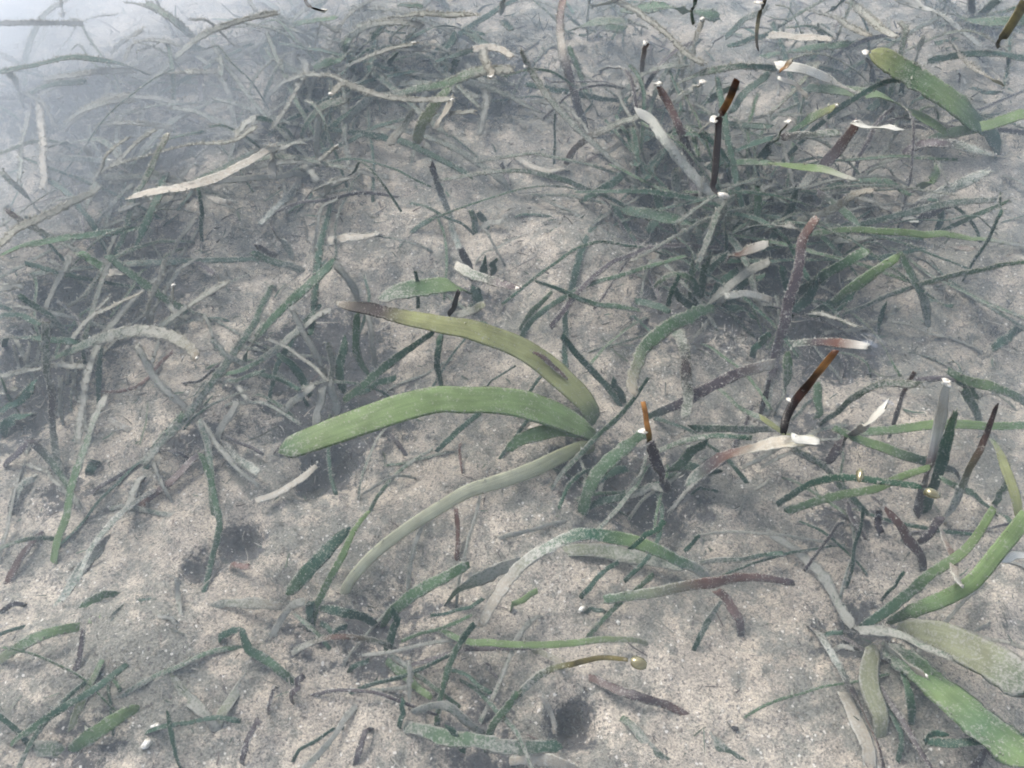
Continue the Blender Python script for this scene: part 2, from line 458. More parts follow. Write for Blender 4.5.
SHOOT_ROWS = """
h0 598,437 0 big bright green leaf and long yellowing leaf spreading from one base in mid-sand
a1 30,95 6 hazy dim plant sunk in the white glare at the top corner
a2 95,182 5 plant with long pale strands reaching the picture edge below the glare
a3 140,245 8 deep green tuft with a dark speckled white-tipped stem in the hazy area
a4 210,58 4 faint plant with a thin hooped strand in the hazy area
a5 95,130 6 low furry grey strands behind the pale upright blade in the haze
b1 275,50 5 dark squat clump below the black stem at the top edge
b2 355,70 9 plant with many fine white-tipped strands near the top edge
b3 300,135 8 plant with a furry hoop and thin white-tipped stalks above shaded sand
b4 465,75 7 crowded plant with broad drooping yellow-green and cream leaf ends
b5 480,228 0 small green tuft on sand beside the dark gritty upright stalk
b6 300,170 5 cluster of furry cream leaf ends hanging over shaded sand
b7 298,256 2 dark rough stubs leaning together on shaded sand
b8 430,10 1 sparse dark leaves at the top edge near the pale bare sand
c1 600,32 3 dim plant with wide green leaves at the top edge behind the brown banded stalk
c2 640,125 6 plant with a high thin hoop and white caps before the tall brown blade
c3 660,225 8 dark green thicket with a purple white-capped stalk
c4 730,225 10 plant whose long leaf ends in a white tongue in the deep thicket
d1 1003,152 1 broad curved green leaf with yellow tip and two level green leaves
d2 888,115 5 dark mossy tangle behind the tip of the broad curved green leaf
d3 825,62 6 plant with long white bleached blades floating near the top edge
d4 985,22 5 plant at the top corner with leaves bleached white at their ends
d5 795,205 10 plant with white-edged green leaf and brown-tipped leaves in the thicket
d6 885,235 5 plant with one long level green leaf across pale sand
e1 68,497 3 tall grey furry stalk with a green leaf at its foot
e2 55,355 9 plant with a thick furry arching leaf over bare sand
e3 150,305 7 plant with a forked silted blade over the shaded hollow
e4 205,440 4 silted strands crossing at a knot on pale sand
e5 240,372 3 thin green leaves meeting at a point beside shaded sand
e6 10,420 5 very dark green clump at the picture edge on sand
f1 340,402 10 fuzzy tangled plant in a dark hollow behind the bright green leaf
f2 470,305 4 broad pale green leaf and dark sprouts behind the yellowing leaf
f3 450,445 2 dark thin sprout lying below the big bright green leaf
g0 520,332 0 three thin dark green leaves forming an open cross on pale sand
g1 695,308 9 plant with a bowed green leaf and a hanging speckled one above the orange tip
g2 600,480 6 mossy dark green leaves beside the base of the big bright plant
g3 665,488 5 blurred dark stems below the orange tip in shaded water
g4 815,325 10 plant with parallel green leaves slanting over the thicket below the white curl
h6 825,430 4 plant with a thin dark bow and level green leaf near the orange-brown blade
h7 925,508 2 pale translucent white-capped blade paired with an olive green one
h8 958,368 2 green leaves fanning over sand at the picture edge above the rust-speckled stalk
h9 850,515 4 two long dark green bows carrying small shiny bubbles
i1 78,622 2 pale yellow-green leaf pieces lying on sand near the picture edge
i2 75,745 3 broad green leaf in the bottom corner with faded pieces around
j0 238,632 0 green double leaf bent over in two on sand
j1 312,632 3 plant with a wide dark green leaf crossing a thin upright one
j2 385,632 5 low plant with two broad speckled green leaves raised over sand
j3 475,735 4 broad green leaf lying at the bottom edge beside a dark hole
l1 862,634 4 large plant with very broad bright green leaves in the lower corner
l2 930,742 1 dark green curled leaf over the broad leaves at the bottom edge
"""
# one row per blade (the first b5 row is a shadow line made as a dark strip): shoot (or - for a blade of its own), colours along it, widths, heights in cm : traced course | white tips, rings # label
BLADE_ROWS = """
@A
- P 8 2-3.2-2.5 : 118,300 122,360 128,420 130,500 128,570 # pale silted blade standing straight in the hazy dark patch near the water glare
a2 S 8-9-6 6-5-3 : 0,740 60,680 160,635 260,585 300,560
a2 S 7 2-5-5.5 : 290,530 340,500 460,460 580,432 690,425 768,380
- P 9-10-7 5-5.8-4 : 385,595 480,575 580,555 680,520 768,470 830,435 # long pale furry blade sweeping level above the deep green tuft | 
a3 Ds 6-7-5 1-4-6.6 : 340,768 380,680 400,590 430,540 470,470 505,405 | e3
a3 gD 9-10-7 5-4-2 : 0,765 90,735 200,715 300,700 420,680
a3 D 10 .5-4-3 : 390,765 430,690 470,600 500,520
a4 S 5 3-4-1 : 375,180 390,140 430,122 500,125 560,150 610,170
a4 sS 6-7-5 1-5-6 : 440,270 520,180 600,110 680,75 768,50 830,40
a1 D 6 4-5-2 : 0,215 100,195 200,175 300,178 390,200 450,225
a1 S 6 2-4-3 : 130,240 250,220 330,212 400,215
a5 S 6 2-4-3 : 470,230 560,215 650,215
- B 7 0-2.5 : 598,350 602,260 600,195 # dark upright stub in pale sand beyond the hazy arched strands
a1 S 5 4-4.5-4 : 0,70 120,65 250,72
- B 5 2-1.5-1 : 370,250 440,300 520,335 600,370 # thin dark fallen stem slanting through the hazy strands
a5 sS 6-7 1-4-3 : 190,380 250,330 330,305 400,300
a5 S 5 1-4-2.5 : 280,385 350,372 430,370 520,385
a3 s 4 3-2-1 : 400,550 330,620 280,690
a3 Bs 6 5-4-2 : 20,630 80,670 160,715 260,768
a3 S 4 1-3-4 : 515,768 545,710 590,655 | e2
a3 yS 6 3-3 : 455,515 510,535 550,550
- P 8 2-2.6-2.4 : 600,570 650,600 695,610 # short cream blade end beneath the long pale furry blade
a3 D 5 .3-3-4 : 605,720 605,650 605,600 590,560
a2 s 6 4-3-1 : 0,510 60,570 120,630
a5 S 6 1-3 : 280,510 270,470 250,440
a4 gs 8 4-4-2 : 440,10 520,60 590,125
a4 D 12 2-1 : 570,140 600,155 630,172
a2 S 5 2-5-5 : 290,540 320,470 380,410
a2 S 4 3-5 : 340,500 400,440 460,390
b6 PS 8 3-4-4.5 : 700,425 720,390 768,355
a4 S 4 2-4 : 330,160 380,120 430,90
a1 s 5 3-5 : 190,50 185,20 180,-10
a1 D 7 .5-3-3 : 60,300 110,270 180,250 260,245
a1 s 7 .5-4 : 70,310 50,250 20,215
a5 D 7 .5-3 : 220,460 190,430 150,440
a5 s 6 .5-2 : 330,360 380,335 420,340
@B
- K 3-4-2 7.4-8.5-7.1 : 140,-20 150,5 165,20 190,31 205,33 | e6 # thin black stem curling out of the water to a white bubble at the top edge
b1 Dg 7 .5-3-4 : 70,130 90,85 150,65 240,55
b1 D 12 .5-2-1 : 10,170 40,130 70,110 95,140
b1 D 9 .3-3 : 80,150 70,110 90,80
b2 S 5 2-5-6.6 : 250,210 320,180 400,150 475,130 | e3
b2 sS 7 3-6-6.5 : 300,80 400,55 500,42 600,42 660,45 | e2
b2 sS 7 2-5-5 : 250,140 330,80 420,68 500,78
b3 S 6 1-5-5 : 20,300 80,250 160,225 230,230 290,260 350,285
b4 S 6 6.8-6-6.7 : 225,285 260,255 310,265 390,290 480,298 590,300 | t4 e4
b4 sgS 8-11-11 3-5-6 : 380,290 480,268 580,245 660,215 768,210
b4 gy 8-12-12 5.5-5-3 : 580,262 540,310 500,370 480,425
b4 sP 7-10 5.5-3.5 : 470,330 440,380 400,435
b4 P 8-9 6-4 : 590,295 565,340 540,385
b4 S 4 5-6 : 585,342 620,337 660,338
b4 SP 9 5-6-6.5 : 680,145 690,180 700,205 708,232 | e5
b4 P 8 5-5.5 : 655,150 700,143 740,150 768,172
- Bs 8-7-7 4.5-2-.3 : 525,490 545,550 570,620 590,690 615,775 # dark gritty upright stalk standing on bare sand above the broad pale green leaf
b5 D 5 .2-2 : 400,768 460,700 550,645
b5 D 3 2-2.5-1 : 465,610 530,630 580,655 655,685
b5 g 7 .2-2 : 660,700 655,660 645,630
b5 S 7 .5-2 : 660,690 700,670 745,665
b5 D 7 .2-1.5 : 700,690 685,660 672,640
- D 2 .4-1-.4 : 570,395 640,450 690,500 710,525 # hair-thin dark strand arching over sand behind the gritty stalk
- B 6 .4-1.5 : 755,555 748,520 735,490 # short dark stub lying on sand beyond the hair-thin strand
b3 Ds 8 .5-4-5 : 135,410 160,360 210,315 280,300
b3 D 7 4-3-1 : 0,355 50,365 120,410
b6 S 7 4-4.5-4 : 0,465 80,440 145,425
b6 P 9 4.5-3-2.5 : 42,438 48,490 50,535
b3 S 4 2-5-6.7 : 180,490 210,465 240,440 | e4
b6 S 7 2-4-3 : 175,570 230,545 275,535
b6 S 6 .5-3 : 205,600 212,575 215,550
b7 Bs 10 3.5-1 : 40,680 80,725 110,768
- P 9-11-9 2-3-2.4 : 200,725 280,710 370,700 # pale furry log-like blade lying level on the shaded sand
b7 B 9 3-1 : 0,740 25,755 60,770
b2 g 9 .4-3-2 : 290,200 270,130 300,100
b2 D 8 .4-4 : 390,250 400,190 420,160
b2 D 8 1-2 : 330,190 420,205
b2 g 9 2-3-2 : 170,205 240,180 300,150
b2 D 8 2-4 : 450,120 480,90
b4 D 6 3-4 : 540,185 600,165 660,150
b4 D 12 1-3 : 590,220 600,180
b4 D 9 3-3 : 640,100 700,140
b8 D 5 4-5 : 430,15 500,20
b8 D 8 2-3 : 740,60 768,90
- s 5 2-6 : 735,45 742,10 746,-20 # thin pale stem rising past the top edge beside the brown banded stalk
b3 S 6 .5-4 : 190,480 180,430 190,340
b3 S 7 1-2 : 130,490 160,510 185,545
b6 S 4 .5-3 : 170,740 180,690 200,620 240,600
b3 D 7 .5-3 : 190,420 240,370 290,330
b3 S 7 1-2 : 310,405 370,398 430,405
b3 Ds 5 .5-4 : 20,300 50,230 80,180
b2 D 9 .3-3-2 : 330,250 340,200 360,120
b2 D 7 .3-4-3 : 300,160 350,110 390,70
b4 D 11 .3-2 : 650,250 700,215 750,230
b4 D 10 .3-3 : 560,220 570,150 600,100
b2 g 8 .3-4 : 400,120 430,90 470,60
@C
- RBPBBB 8-9-9-9-7 6.5-5-3-.4 : 152,-10 145,60 150,140 170,220 195,300 225,370 # brown stalk with pale bands leaning back on sand at the top edge
- s 6-7-4 6.9-4-1.5 : 20,155 50,200 110,290 200,390 290,470 380,560 # long thin grey-green blade with white ring near its upper end | t0 x1:5
c1 S 6 4-6-6 : 310,0 380,40 460,100 520,160 575,190
- KD 4-5 10-8.5-7.1 : 553,-30 550,0 540,40 545,72 | # black stem rising from the water at the top edge above a forked pale blade
c1 PS 5 6.9-5-3 : 570,58 552,110 545,150 540,215 | t5
- MMOMKKKKKK 7-8-8-8-7-5 11.5-9-7.2-6.9-6.7-6.8 : 675,238 660,280 640,320 622,360 615,440 605,530 600,560 612,578 632,584 | e8 x3:8 # tall brown dead blade jutting from water over a kinked black foot
- KTK 4-5-3 9-7.1-6.8 : 762,-10 755,10 740,50 735,110 738,148 | x1:6 # small dark stem in a white ring at the top edge
c4 WSs 10-12-8-6 7-6-3-1 : 370,335 410,360 460,420 520,500 590,580 640,620 720,700 | t5
c3 RBBD 8-10-9-9 6.9-5-2-.5 : 435,255 460,300 500,380 530,460 545,560 560,680 570,768 | t6
- RB 5 6.9-3-.5 : 400,130 395,200 388,290 | t5 # thin pinkish upright stem with white cap among dark green leaves
c3 s 10-9-9 4-2-.5 : 490,510 495,580 510,660 525,750
c2 PS 6 6.9-4 : 570,250 540,265 480,310 | t7
c4 S 5 6.5-3 : 590,370 560,400 530,430
c2 Ds 7-8-6 4-6-5-1 : 790,205 680,200 590,215 510,245 460,300
c2 sR 8-9-7 5-3-1 : 380,350 300,380 220,420 160,470
- P 6-7-6 .5-1.2-.6 : 0,455 60,500 110,515 175,500 # pale twig-like blade curved on sand beside the brown banded stalk
c3 D 9 .3-3-2 : 200,605 270,570 340,520
c3 Dg 11-14-10 1-3-1 : 290,620 400,640 520,660 620,690
c3 D 8 2-.3 : 310,620 340,680 380,740
c1 gs 10 1-4-2 : 170,95 230,70 330,65 400,80
c1 g 9 .5-2 : 270,75 340,90
c1 g 13 2-4-3 : 330,30 420,20 520,30 620,50
c2 D 9 .3-3 : 310,340 340,300 370,270
c2 s 8 1-4-4 : 320,290 400,220 470,195 520,200
c4 D 7 3-4 : 640,370 700,375 780,378
c4 D 10 4-3-.4 : 780,415 700,440 640,470 560,530
c4 g 7 4-3 : 780,490 690,485 640,500
c4 D 8 4-2 : 768,220 700,280 660,340
c4 s 6 .3-5 : 560,740 600,680 645,620
c4 D 4 .3-4 : 640,768 642,700 640,650
- sBRW 9-12-13-9 1-3-6-7 : 590,790 650,772 700,752 770,728 | e6 # dark brown furry stalk ending in a white curl above the deep thicket
- P 18-20-14 .8-1.2-1 : 585,490 600,505 610,525 615,545 # pale brown rounded leaf end seen behind the black foot of the tall brown blade
- g 6 3-1 : 170,140 200,210 225,290 # narrow green leaf slanting behind the brown banded stalk
- D 2.5 .3-3 : 130,490 128,340 # hair-thin dark upright strand below the brown banded stalk
c1 Ds 6 2-4 : 640,110 700,60 768,20
c2 D 6 3-3 : 780,95 720,115 650,140
c1 S 6 3-5 : 240,20 300,5 330,-10
- s 3 1-1.5-.5 : 60,570 100,600 260,680 380,760 # thread-like grey runner crossing the sand mound
- D 3 .3-1 : 100,700 150,675 # tiny dark green splinter on the sand mound
- D 3 .3-.8-.3 : 0,650 60,645 140,655 # thin dark green thread lying on the sand mound near a tiny splinter
- P 7 .5-1.5 : 240,445 290,450 330,420 # short pale furry bar lying under the brown banded stalk
c3 D 9 .3-2-2 : 350,560 420,560 480,600
c3 D 10 .3-3 : 400,700 440,640 430,570
c4 D 10 .3-3 : 660,700 700,640 760,600
c4 g 8 .3-4 : 690,720 730,660 740,560
c2 D 10 .3-3 : 420,400 380,440 370,500
c2 D 9 .3-3 : 470,440 430,480 400,540
c2 g 9 .3-4 : 560,330 620,280 680,260
c4 D 9 .3-3 : 590,700 620,620 610,560
@D
d1 YgGDD 22-24-27-30-26-16 6.9-6.5-5-3-.8 : 308,158 360,182 430,222 520,278 600,338 660,392 705,455 | x0:7
d1 DGG 9-14-13-9 2-3-4-3 : 105,265 220,270 330,290 420,330 490,370 540,400
d1 gGG 9-13-13 1-3-4 : 470,420 560,400 680,370 780,335
- BBsB 9-11-10-8 3-4.5-4.5-3 : 410,455 470,430 540,430 620,450 695,472 # dark rough blade with pale rim lying level under the broad curved green leaf
- W 11-12-10 7-6.9 : 262,372 290,378 340,384 388,386 # snow-white square-ended blade floating level behind the dark rough blade
d5 RBs 11-12-10-8 6.5-4-2-.5 : 268,368 230,420 180,480 120,540 60,630 | t6
d5 GGW 8-10-11-9 5-6-6.9 : 0,485 80,500 180,515 268,540 | 
d5 Bs 8 5-5.5-6 : 40,410 120,405 215,398
d5 TDD 8-11 6.9-4-1 : 62,368 30,410 0,450 -60,520 | t5 x0:3
d5 YgD 9-11-8 6.9-5-3 : 205,318 150,345 100,375 50,405 | t5
d3 WWPS 11-11-9-6 7-6.8-5-3 : 25,195 100,205 180,235 230,265 290,290
- OT 5 7.2-8 : 35,212 50,200 72,182 # tiny orange-brown tip poking up at the end of a white blade
d3 WP 5-6 6.9-6 : 30,235 80,255 120,288
d4 sSW 8-10-11 3-6-7 : 240,0 290,40 340,85 382,112 | e5
d4 WWSS 8-10-9-6 7-6-4-2 : 385,-5 450,15 510,40 560,80 640,140
- sPW 7-9-9 2-5-6.9 : 530,90 580,170 640,220 702,252 | e6 # pale brown blade sloping to a white end beyond the broad curved green leaf
d3 SP 8 3-6 : 130,30 200,55 260,85 305,110
d3 P 8 4-5 : 0,105 90,110 190,120
d4 D 8 3-4-3 : 480,185 580,165 680,162 790,178
- TTK 12-11-8 10-8.5-7 : 790,-25 740,60 700,120 685,138 # olive brown blade hanging into view at the top corner above the water
d4 g 12 2-4 : 555,45 640,65 780,60
d4 g 8 1-4 : 640,40 690,0
d4 B 7 1-4 : 610,42 610,-5
d4 D 4 3-5 : 660,45 768,18
d2 Ds 7 .3-4 : 400,290 410,240 460,200
d2 s 6 1-4 : 440,200 450,150 470,110
d2 D 6 2-3 : 500,130 560,115
d2 B 7 .3-4 : 320,260 310,200 300,175
d2 Ds 12-10-6 3-1.5-.2 : 335,240 350,310 372,355
d2 D 6 1-2 : 375,290 375,255
d2 D 8 1-3 : 430,312 490,280
- gG 7-10-8 .5-2-2.5-.5 : 490,460 508,500 490,540 450,562 # short green leaf curled like a hook on sand
d6 s 4 .5-3-2 : 270,560 310,510 370,480 450,465
- Bs 9-11-10 1-2.5-3.5 : 400,650 460,610 540,570 660,512 # thick dark speckled dead blade sloping over sand above the long level green leaf
- B 8 .5-2 : 440,662 490,640 552,608 # short dark dead blade tucked under the thick speckled one
d6 Dg 4-6-3 1-3-4 : 520,690 600,660 680,620 722,600
d6 D 8 .5-2 : 520,680 515,590
d6 gGGS 7-8-7-5 3-5-4-1 : 130,700 250,690 380,695 520,705 640,715 780,742
d5 S 6 3-5-4 : 0,690 60,675 120,700
d5 sP 7-9-6 1-5-6 : 80,670 180,630 270,585 320,570
d6 BgD 8 4-3-.5 : 150,575 220,630 290,690 320,710
- B 3 .4-1 : 650,190 715,245 # thin dark splinter on sand beside the pale blade with white end
- B 4 .3-1.5 : 575,250 575,218 # tiny dark peg standing on sand in front of the broad curved green leaf
- D 5 .4-.8 : 610,265 650,275 692,278 # thin flat green snippet beside the broad curved green leaf
d6 s 3 .3-1 : 700,520 790,560
- RP 6 .4-1 : 550,735 600,748 660,757 # pale brown sliver under the long level green leaf
d5 D 9 .3-4 : 0,740 60,640 90,570
d5 s 9 .3-3 : 130,768 200,720 300,715
- S 5 1-2 : 270,590 340,620 362,628 # small pale forked sliver behind the long level green leaf
- W 10-12 .8-1.4 : 392,640 415,655 440,668 # ragged translucent white flake caught beneath dark dead blades
d3 D 5 2-4 : 175,40 230,0
d3 g 8 1-3 : -10,170 100,150 250,130
d3 D 8 1-3 : 0,50 60,62
d3 D 8 .5-3 : 130,180 160,120 150,80
d2 D 9 .3-2 : 300,330 340,300 360,270
@E
e1 sBs 9-8-9-8 5-3-1-.3 : 135,200 140,290 150,400 160,520 175,620 205,690
e1 S 6 3-4 : 160,325 210,330 255,336
e1 Bg 9 2-1-.3 : 90,555 140,600 180,660 215,740
e1 SgG 8-10-8 3-2-.3 : 318,420 280,510 250,590 215,690 190,790 175,850 155,925
e2 gsSP 7-10-13-12 1-4-5-6 : 160,310 240,272 330,237 420,222 500,235 560,270 590,308 | e3
e2 SP 6 .5-3-5 : 185,330 210,260 270,190 340,150 420,115
e2 S 5 2-4 : 275,185 295,160 325,125
e2 gS 5 .5-4 : 240,310 260,230 300,100 330,20
e3 sS 8-9-6 1-4-5 : 480,215 560,155 620,110 688,78
e3 S 4 1-3 : 525,195 560,188 612,190
e2 Ds 7 4-2-.5 : 60,120 130,170 190,220 230,260
e3 Dg 9-10-8 4-3-1 : 325,0 400,60 480,120 560,170
e3 S 5 .5-4-5 : 440,190 460,110 500,10
e3 g 9 4-3 : 230,-10 320,40
- R 4 .4-1-.4-1.5 : 280,400 330,408 390,400 440,370 480,320 515,285 # thin reddish bent dead blade on bare sand below the furry arching leaf
e4 S 8-9-7 3-2-.5 : 410,270 440,330 490,395 550,450 600,500
e4 sg 7-8-7 2-1-.3 : 595,495 618,560 630,640 640,775
e4 gD 8-9-6 2-.5 : 552,475 500,530 455,590 425,650
e4 B 5 .5-.4 : 425,620 340,670 255,715
e4 S 10 .5-1 : 425,650 390,740 370,775
- B 4 .4-.8 : 400,580 480,582 567,591 # thin dark straight splinter lying level across pale sand below the reddish bent blade
- P 7 .3-.5 : 305,490 350,502 400,520 # pale half-buried strip on sand below the reddish bent blade
- RB 7-8-6 .4-.8 : 395,768 470,715 540,650 612,570 # long brown fallen blade running aslant below the straight dark splinter
e4 gD 7-8-6 2-1-.3 : 608,590 620,650 640,720 655,800 648,870 620,980 600,1040
- B 7 .4-1.5 : 0,640 40,600 88,555 # dark fallen blade poking in at the picture edge beside the tall furry stalk
- Bs 8 .4-.8 : 20,768 60,700 100,650 # dull brown fallen blade on sand at the foot of the tall furry stalk
e1 S 4 1-2 : 85,630 130,645 180,700
e1 S 6 .5-1 : 150,640 190,700 240,755
- B 3 .4-1.5 : 535,383 600,375 660,320 # fine dark twig bent on sand beside the furry arching leaf
e5 sD 5 1-2 : 650,375 710,372 790,345
e5 s 7 2-1 : 635,250 690,300 740,330
e5 gD 6 1-2 : 650,360 720,345 790,310
e5 g 6 .5-3 : 725,310 750,270 790,215
e4 S 5 1-2 : 700,380 740,430
e4 Bs 9 .5-1.5 : 650,550 720,610 775,650
e4 S 8 .5-1 : 640,545 690,480 710,440
- D 10-12-8 .4-.6 : 262,650 272,632 285,612 # small dark green oval leaf scrap on sand beside the tall furry stalk
e2 D 7 1-3-2 : 0,250 100,245 240,260
e2 D 7 1-3 : 0,180 60,180 120,210
e2 S 4 .5-3 : 60,340 50,300 40,265
e2 S 5 1-2 : 0,360 60,350 120,340
e2 S 6 1-2 : 0,412 50,400
e6 D 12 .3-2 : -10,520 40,490 85,478
e6 D 12 .3-3 : 0,470 60,430 110,380
e6 g 10 .3-3 : 40,450 20,400 0,370
e3 S 8 .5-4 : 140,160 170,80 215,0
e2 P 8 3-3.4 : 300,60 335,48 372,52
e3 SP 5 3-5 : 520,135 520,90 | e3
- B 7 .5-2 : 560,0 600,22 642,50 # dark furry fallen blade crossing the shaded sand behind the forked silted blade
e2 S 5 .3-3 : 185,500 180,370
e2 S 4 .3-3 : 225,430 222,350
- S 7 3-3.5 : -5,100 30,95 68,88 # pale furry blade end entering at the picture edge above the dark hollow
e2 S 4 .5-3 : 90,350 80,300 92,265
@F
h0 PKBYYYYYYYYg 9-13-15-17-20-22-22-24-22-16 5.5-6-6-5.5-5-4-3-2-.8 : 245,137 290,150 345,158 440,182 540,205 620,215 700,238 768,263 850,312 925,372 985,432 1022,498
h0 gGGGGGGGGGG 23-25-27-28-29-28-27-27-28-30-29-24-14 5-5.4-5.5-5.4-5-4.6-4-3-2-.8 : 75,578 150,556 250,521 350,486 450,451 550,431 640,430 730,436 820,450 895,474 955,500 1023,533
h0 RBR 2-6-5-4-2 3.75-3.4-3.0-2.6 : 830,290 855,305 885,330 915,352 935,372
h0 GGg 14-15-15-10 .8-2.5-3 : 1020,530 930,520 850,530 790,553 752,580
h0 Yppp 14-16-14-12-10 .8-2-2-1-.4 : 1020,558 910,605 780,660 640,708 520,775 417,843 327,920 252,1016
f2 sgGD 13-18-19-15 4-4.5-4-2 : 366,132 420,112 500,97 590,90 640,110
f2 D 4 2-5 : 487,155 483,110 480,45
f1 gD 9-9-6 .5-3-5 : 265,435 330,380 410,315 480,265 535,228
f1 g 7-9-8 4-2-.4 : 300,170 300,240 310,310 335,358
f1 S 5 3-2-.4 : 335,180 350,260 358,330
f1 gD 9-11-8 .5-4-5 : 0,245 60,180 130,110 210,40 240,10
f1 S 8 4-3-1 : 240,20 275,70 295,110 300,145
f2 D 7 .3-3-4 : 555,390 545,320 555,240
f2 K 6-5 5-6.3 : 580,175 595,145 612,105
f2 Sy 8 3-5 : 600,180 650,160 688,143
- PsBB 11-10-9-9 5.5-6-6.4-6.9 : 598,22 640,50 700,75 765,95 785,100 | e5 # dark stalk with furry pale top sloping to a white tip above the yellowing leaf
f2 D 9 1-3 : 685,70 680,12
f2 D 9 1-3 : 712,58 712,12
f2 B 8 .3-3 : 645,70 635,30 615,-20
- gs 4-5-3 .3-1 : 330,768 400,680 470,615 530,580 # thin pale green runner on sand below the big bright green leaf
f3 D 6 .3-1.5 : 530,580 590,540 640,495 672,470
f1 S 3 2-3 : 35,250 100,280 170,330 210,370
f1 S 8 .5-2 : 180,500 195,440 210,370
f1 S 8 .5-2 : 240,470 235,430 215,380
f1 S 7 .5-2 : 60,480 110,440 170,390
f1 S 6 .5-4 : 210,360 190,320 150,240 100,150
f1 S 6 3-4 : 140,215 180,185 225,163
f1 D 6 .5-2 : -10,350 60,370 130,400
f1 s 8 .5-3 : 0,320 70,270 140,215
- P 7 .3-.8 : 185,625 100,690 0,730 # pale half-buried root trailing from the dark hollow under the big bright green leaf
- D 2 .3-.8 : 690,385 730,360 775,332 # hair-thin green strand between the yellowing leaf and the big green leaf
- R 3 .3-1 : 618,655 612,600 610,560 # thin red-brown stem standing below the big bright green leaf
b7 Ds 8 3-2-1 : -15,-10 60,20 145,45
f2 D 12 .3-2 : 640,160 665,140 655,90
f1 D 9 .3-3 : 160,420 120,340 60,300
f1 D 9 .3-3 : 260,410 250,330 270,250
f1 s 7 .3-4 : 220,400 230,320 215,260
f1 D 8 .3-3 : 300,420 370,380 420,360
@G
g0 Dg 3-6-7-5 4-3-2 : 70,75 150,110 240,140 320,155 385,162
g0 Dg 7-5-4 .3-3-4 : 20,235 70,180 150,130 240,85 350,50 440,20 520,0
g0 g 6-5 .3-3 : 20,220 60,170 118,108
- D 7-8-6 4-2-.3 : 148,238 200,300 260,370 332,456 # stiff dark green leaf slanting through sand beside the yellowing leaf
g1 Pggg 12-14-15-9 5.5-5-4-1 : 362,415 362,370 375,320 395,280 430,240 490,200 560,165 610,153
g1 gsBs 11-13-12-11 2-5-4-4 : 478,195 505,250 525,330 528,420 522,485
- PBBBD 11-12-12-9-7 4-4-3-1 : 790,322 700,345 620,385 540,425 450,465 400,490 # broad purple-brown dead blade running from the tall stalk towards the orange tip
- OOT 5-6-6 8.5-7.8-6.9 : 392,438 400,475 410,530 412,555 | m2:26 x2:8 # small orange dead tip standing upright out of the water in a ring
g1 D 8 2-3 : 375,135 430,150 470,168
g1 D 5 3-5 : 470,150 480,110 500,60
g1 sgD 6-8-9 5-5.5-3-1 : 425,92 460,62 500,55 540,75 565,130
g1 g 8 .5-4 : 540,130 540,60 545,0
g1 gD 9 .5-4 : 568,110 575,40 592,-10
g1 S 9 5-3-1 : 775,15 700,50 640,100 590,140
g1 D 8 1-3 : 570,60 640,0
g1 PS 8 3-4 : 780,132 700,115 640,120
g1 D 10 1-2 : 640,155 700,160 730,190
- D 8 .5-3 : 720,300 745,265 775,235 # dark green blade leaning over the small sand mound beside the tall purple stalk
g2 g 13-15-10 .3-2-3 : 205,770 240,680 320,590 400,520
g2 D 8 .3-1 : 200,760 280,735 350,715
g2 s 8 .3-1 : 350,720 420,690 462,702
g3 B 12 5-3-1 : 415,560 440,640 468,705
g3 sD 6 3-5-5 : 430,592 500,560 600,540 720,545
g3 gD 10 .5-3 : 480,645 540,590 585,562
- sBRPPy 10-14-16-14-11 .5-2-4-6-6.8 : 520,690 570,640 640,600 700,582 768,565 850,560 920,552 # broad pale-brown dead leaf bowed below the orange-brown emergent blade
g2 D 9 .3-2 : 340,440 320,405 300,375
g3 Ds 8 2-3-2 : 540,520 640,515 775,522
- D 3 .4-.6 : 545,695 620,705 # tiny dark green sliver on shaded sand under the bowed pale-brown leaf
- gs 6 1-3-3 : 620,400 690,460 775,502 830,540 # narrow yellow-green leaf reaching under the brown emergent blade
g2 Dgs 4-6-5 4-2-.5 : 412,362 330,470 230,570 105,700
- B 6 .5-3 : 745,475 760,420 772,370 # short dark upright stub beside the tall purple stalk
g3 S 3 .5-1 : 690,768 700,720 770,678
g1 D 9 .3-3 : 600,150 620,90 680,40
g1 D 9 .3-3 : 560,160 510,130 480,90
g1 D 9 .3-3 : 650,140 700,80 760,60
g2 D 10 .3-1.5 : 230,690 300,650 350,640
g3 D 10 .3-1.5 : 500,620 560,640 620,650
- D 3 .5-1.5 : 350,170 420,232 # slender dark green sliver across sand behind the stiff dark leaf
@H
- MOMMKK 7-8-9-9-9-8 10.5-9-7.6-7-6.9-6.6 : 203,284 150,350 110,400 78,438 55,485 47,530 | m3:26 x3:6 # glossy orange-brown dead blade rising from water with black foot
- WRBs 8-10-9-7 7-5.5-3 : 302,272 220,262 150,258 70,264 | t6 m0:24 # brown furry stalk lying level with a white tip in a ripple ring
- RBBBBs 10-11-12-11-10-9 6.5-5-4-3-1-.3 : 145,-115 105,-40 85,50 65,130 45,200 25,290 5,400 -5,470 # tall purple-brown furry stalk standing in the deep thicket
g4 S 6 3-5 : 130,170 200,185 268,212
g4 gG 9-12-9 .5-4-5 : 165,162 240,110 320,50 395,-5
g4 Dg 11 .5-4-5 : 85,115 170,60 250,10 300,-15
g4 sg 4-6-4 1-4-5 : 225,177 330,135 440,90 560,60 680,30 780,12
g4 gs 9-11-8 5-3-1 : 398,-10 440,80 470,140 485,218
g4 D 6 1-2 : 480,130 555,150
g4 D 7 .3-2 : 330,230 345,150
- S 5 1-2 : 345,195 390,155 # pale hollow snippet on sand beside the green leaf hanging over it
h6 Ds 5-8-7 .5-5-6 : 155,510 200,470 270,415 340,385 450,385
h6 RB 6-7-4 5-3-1 : 440,345 410,400 395,450 368,545
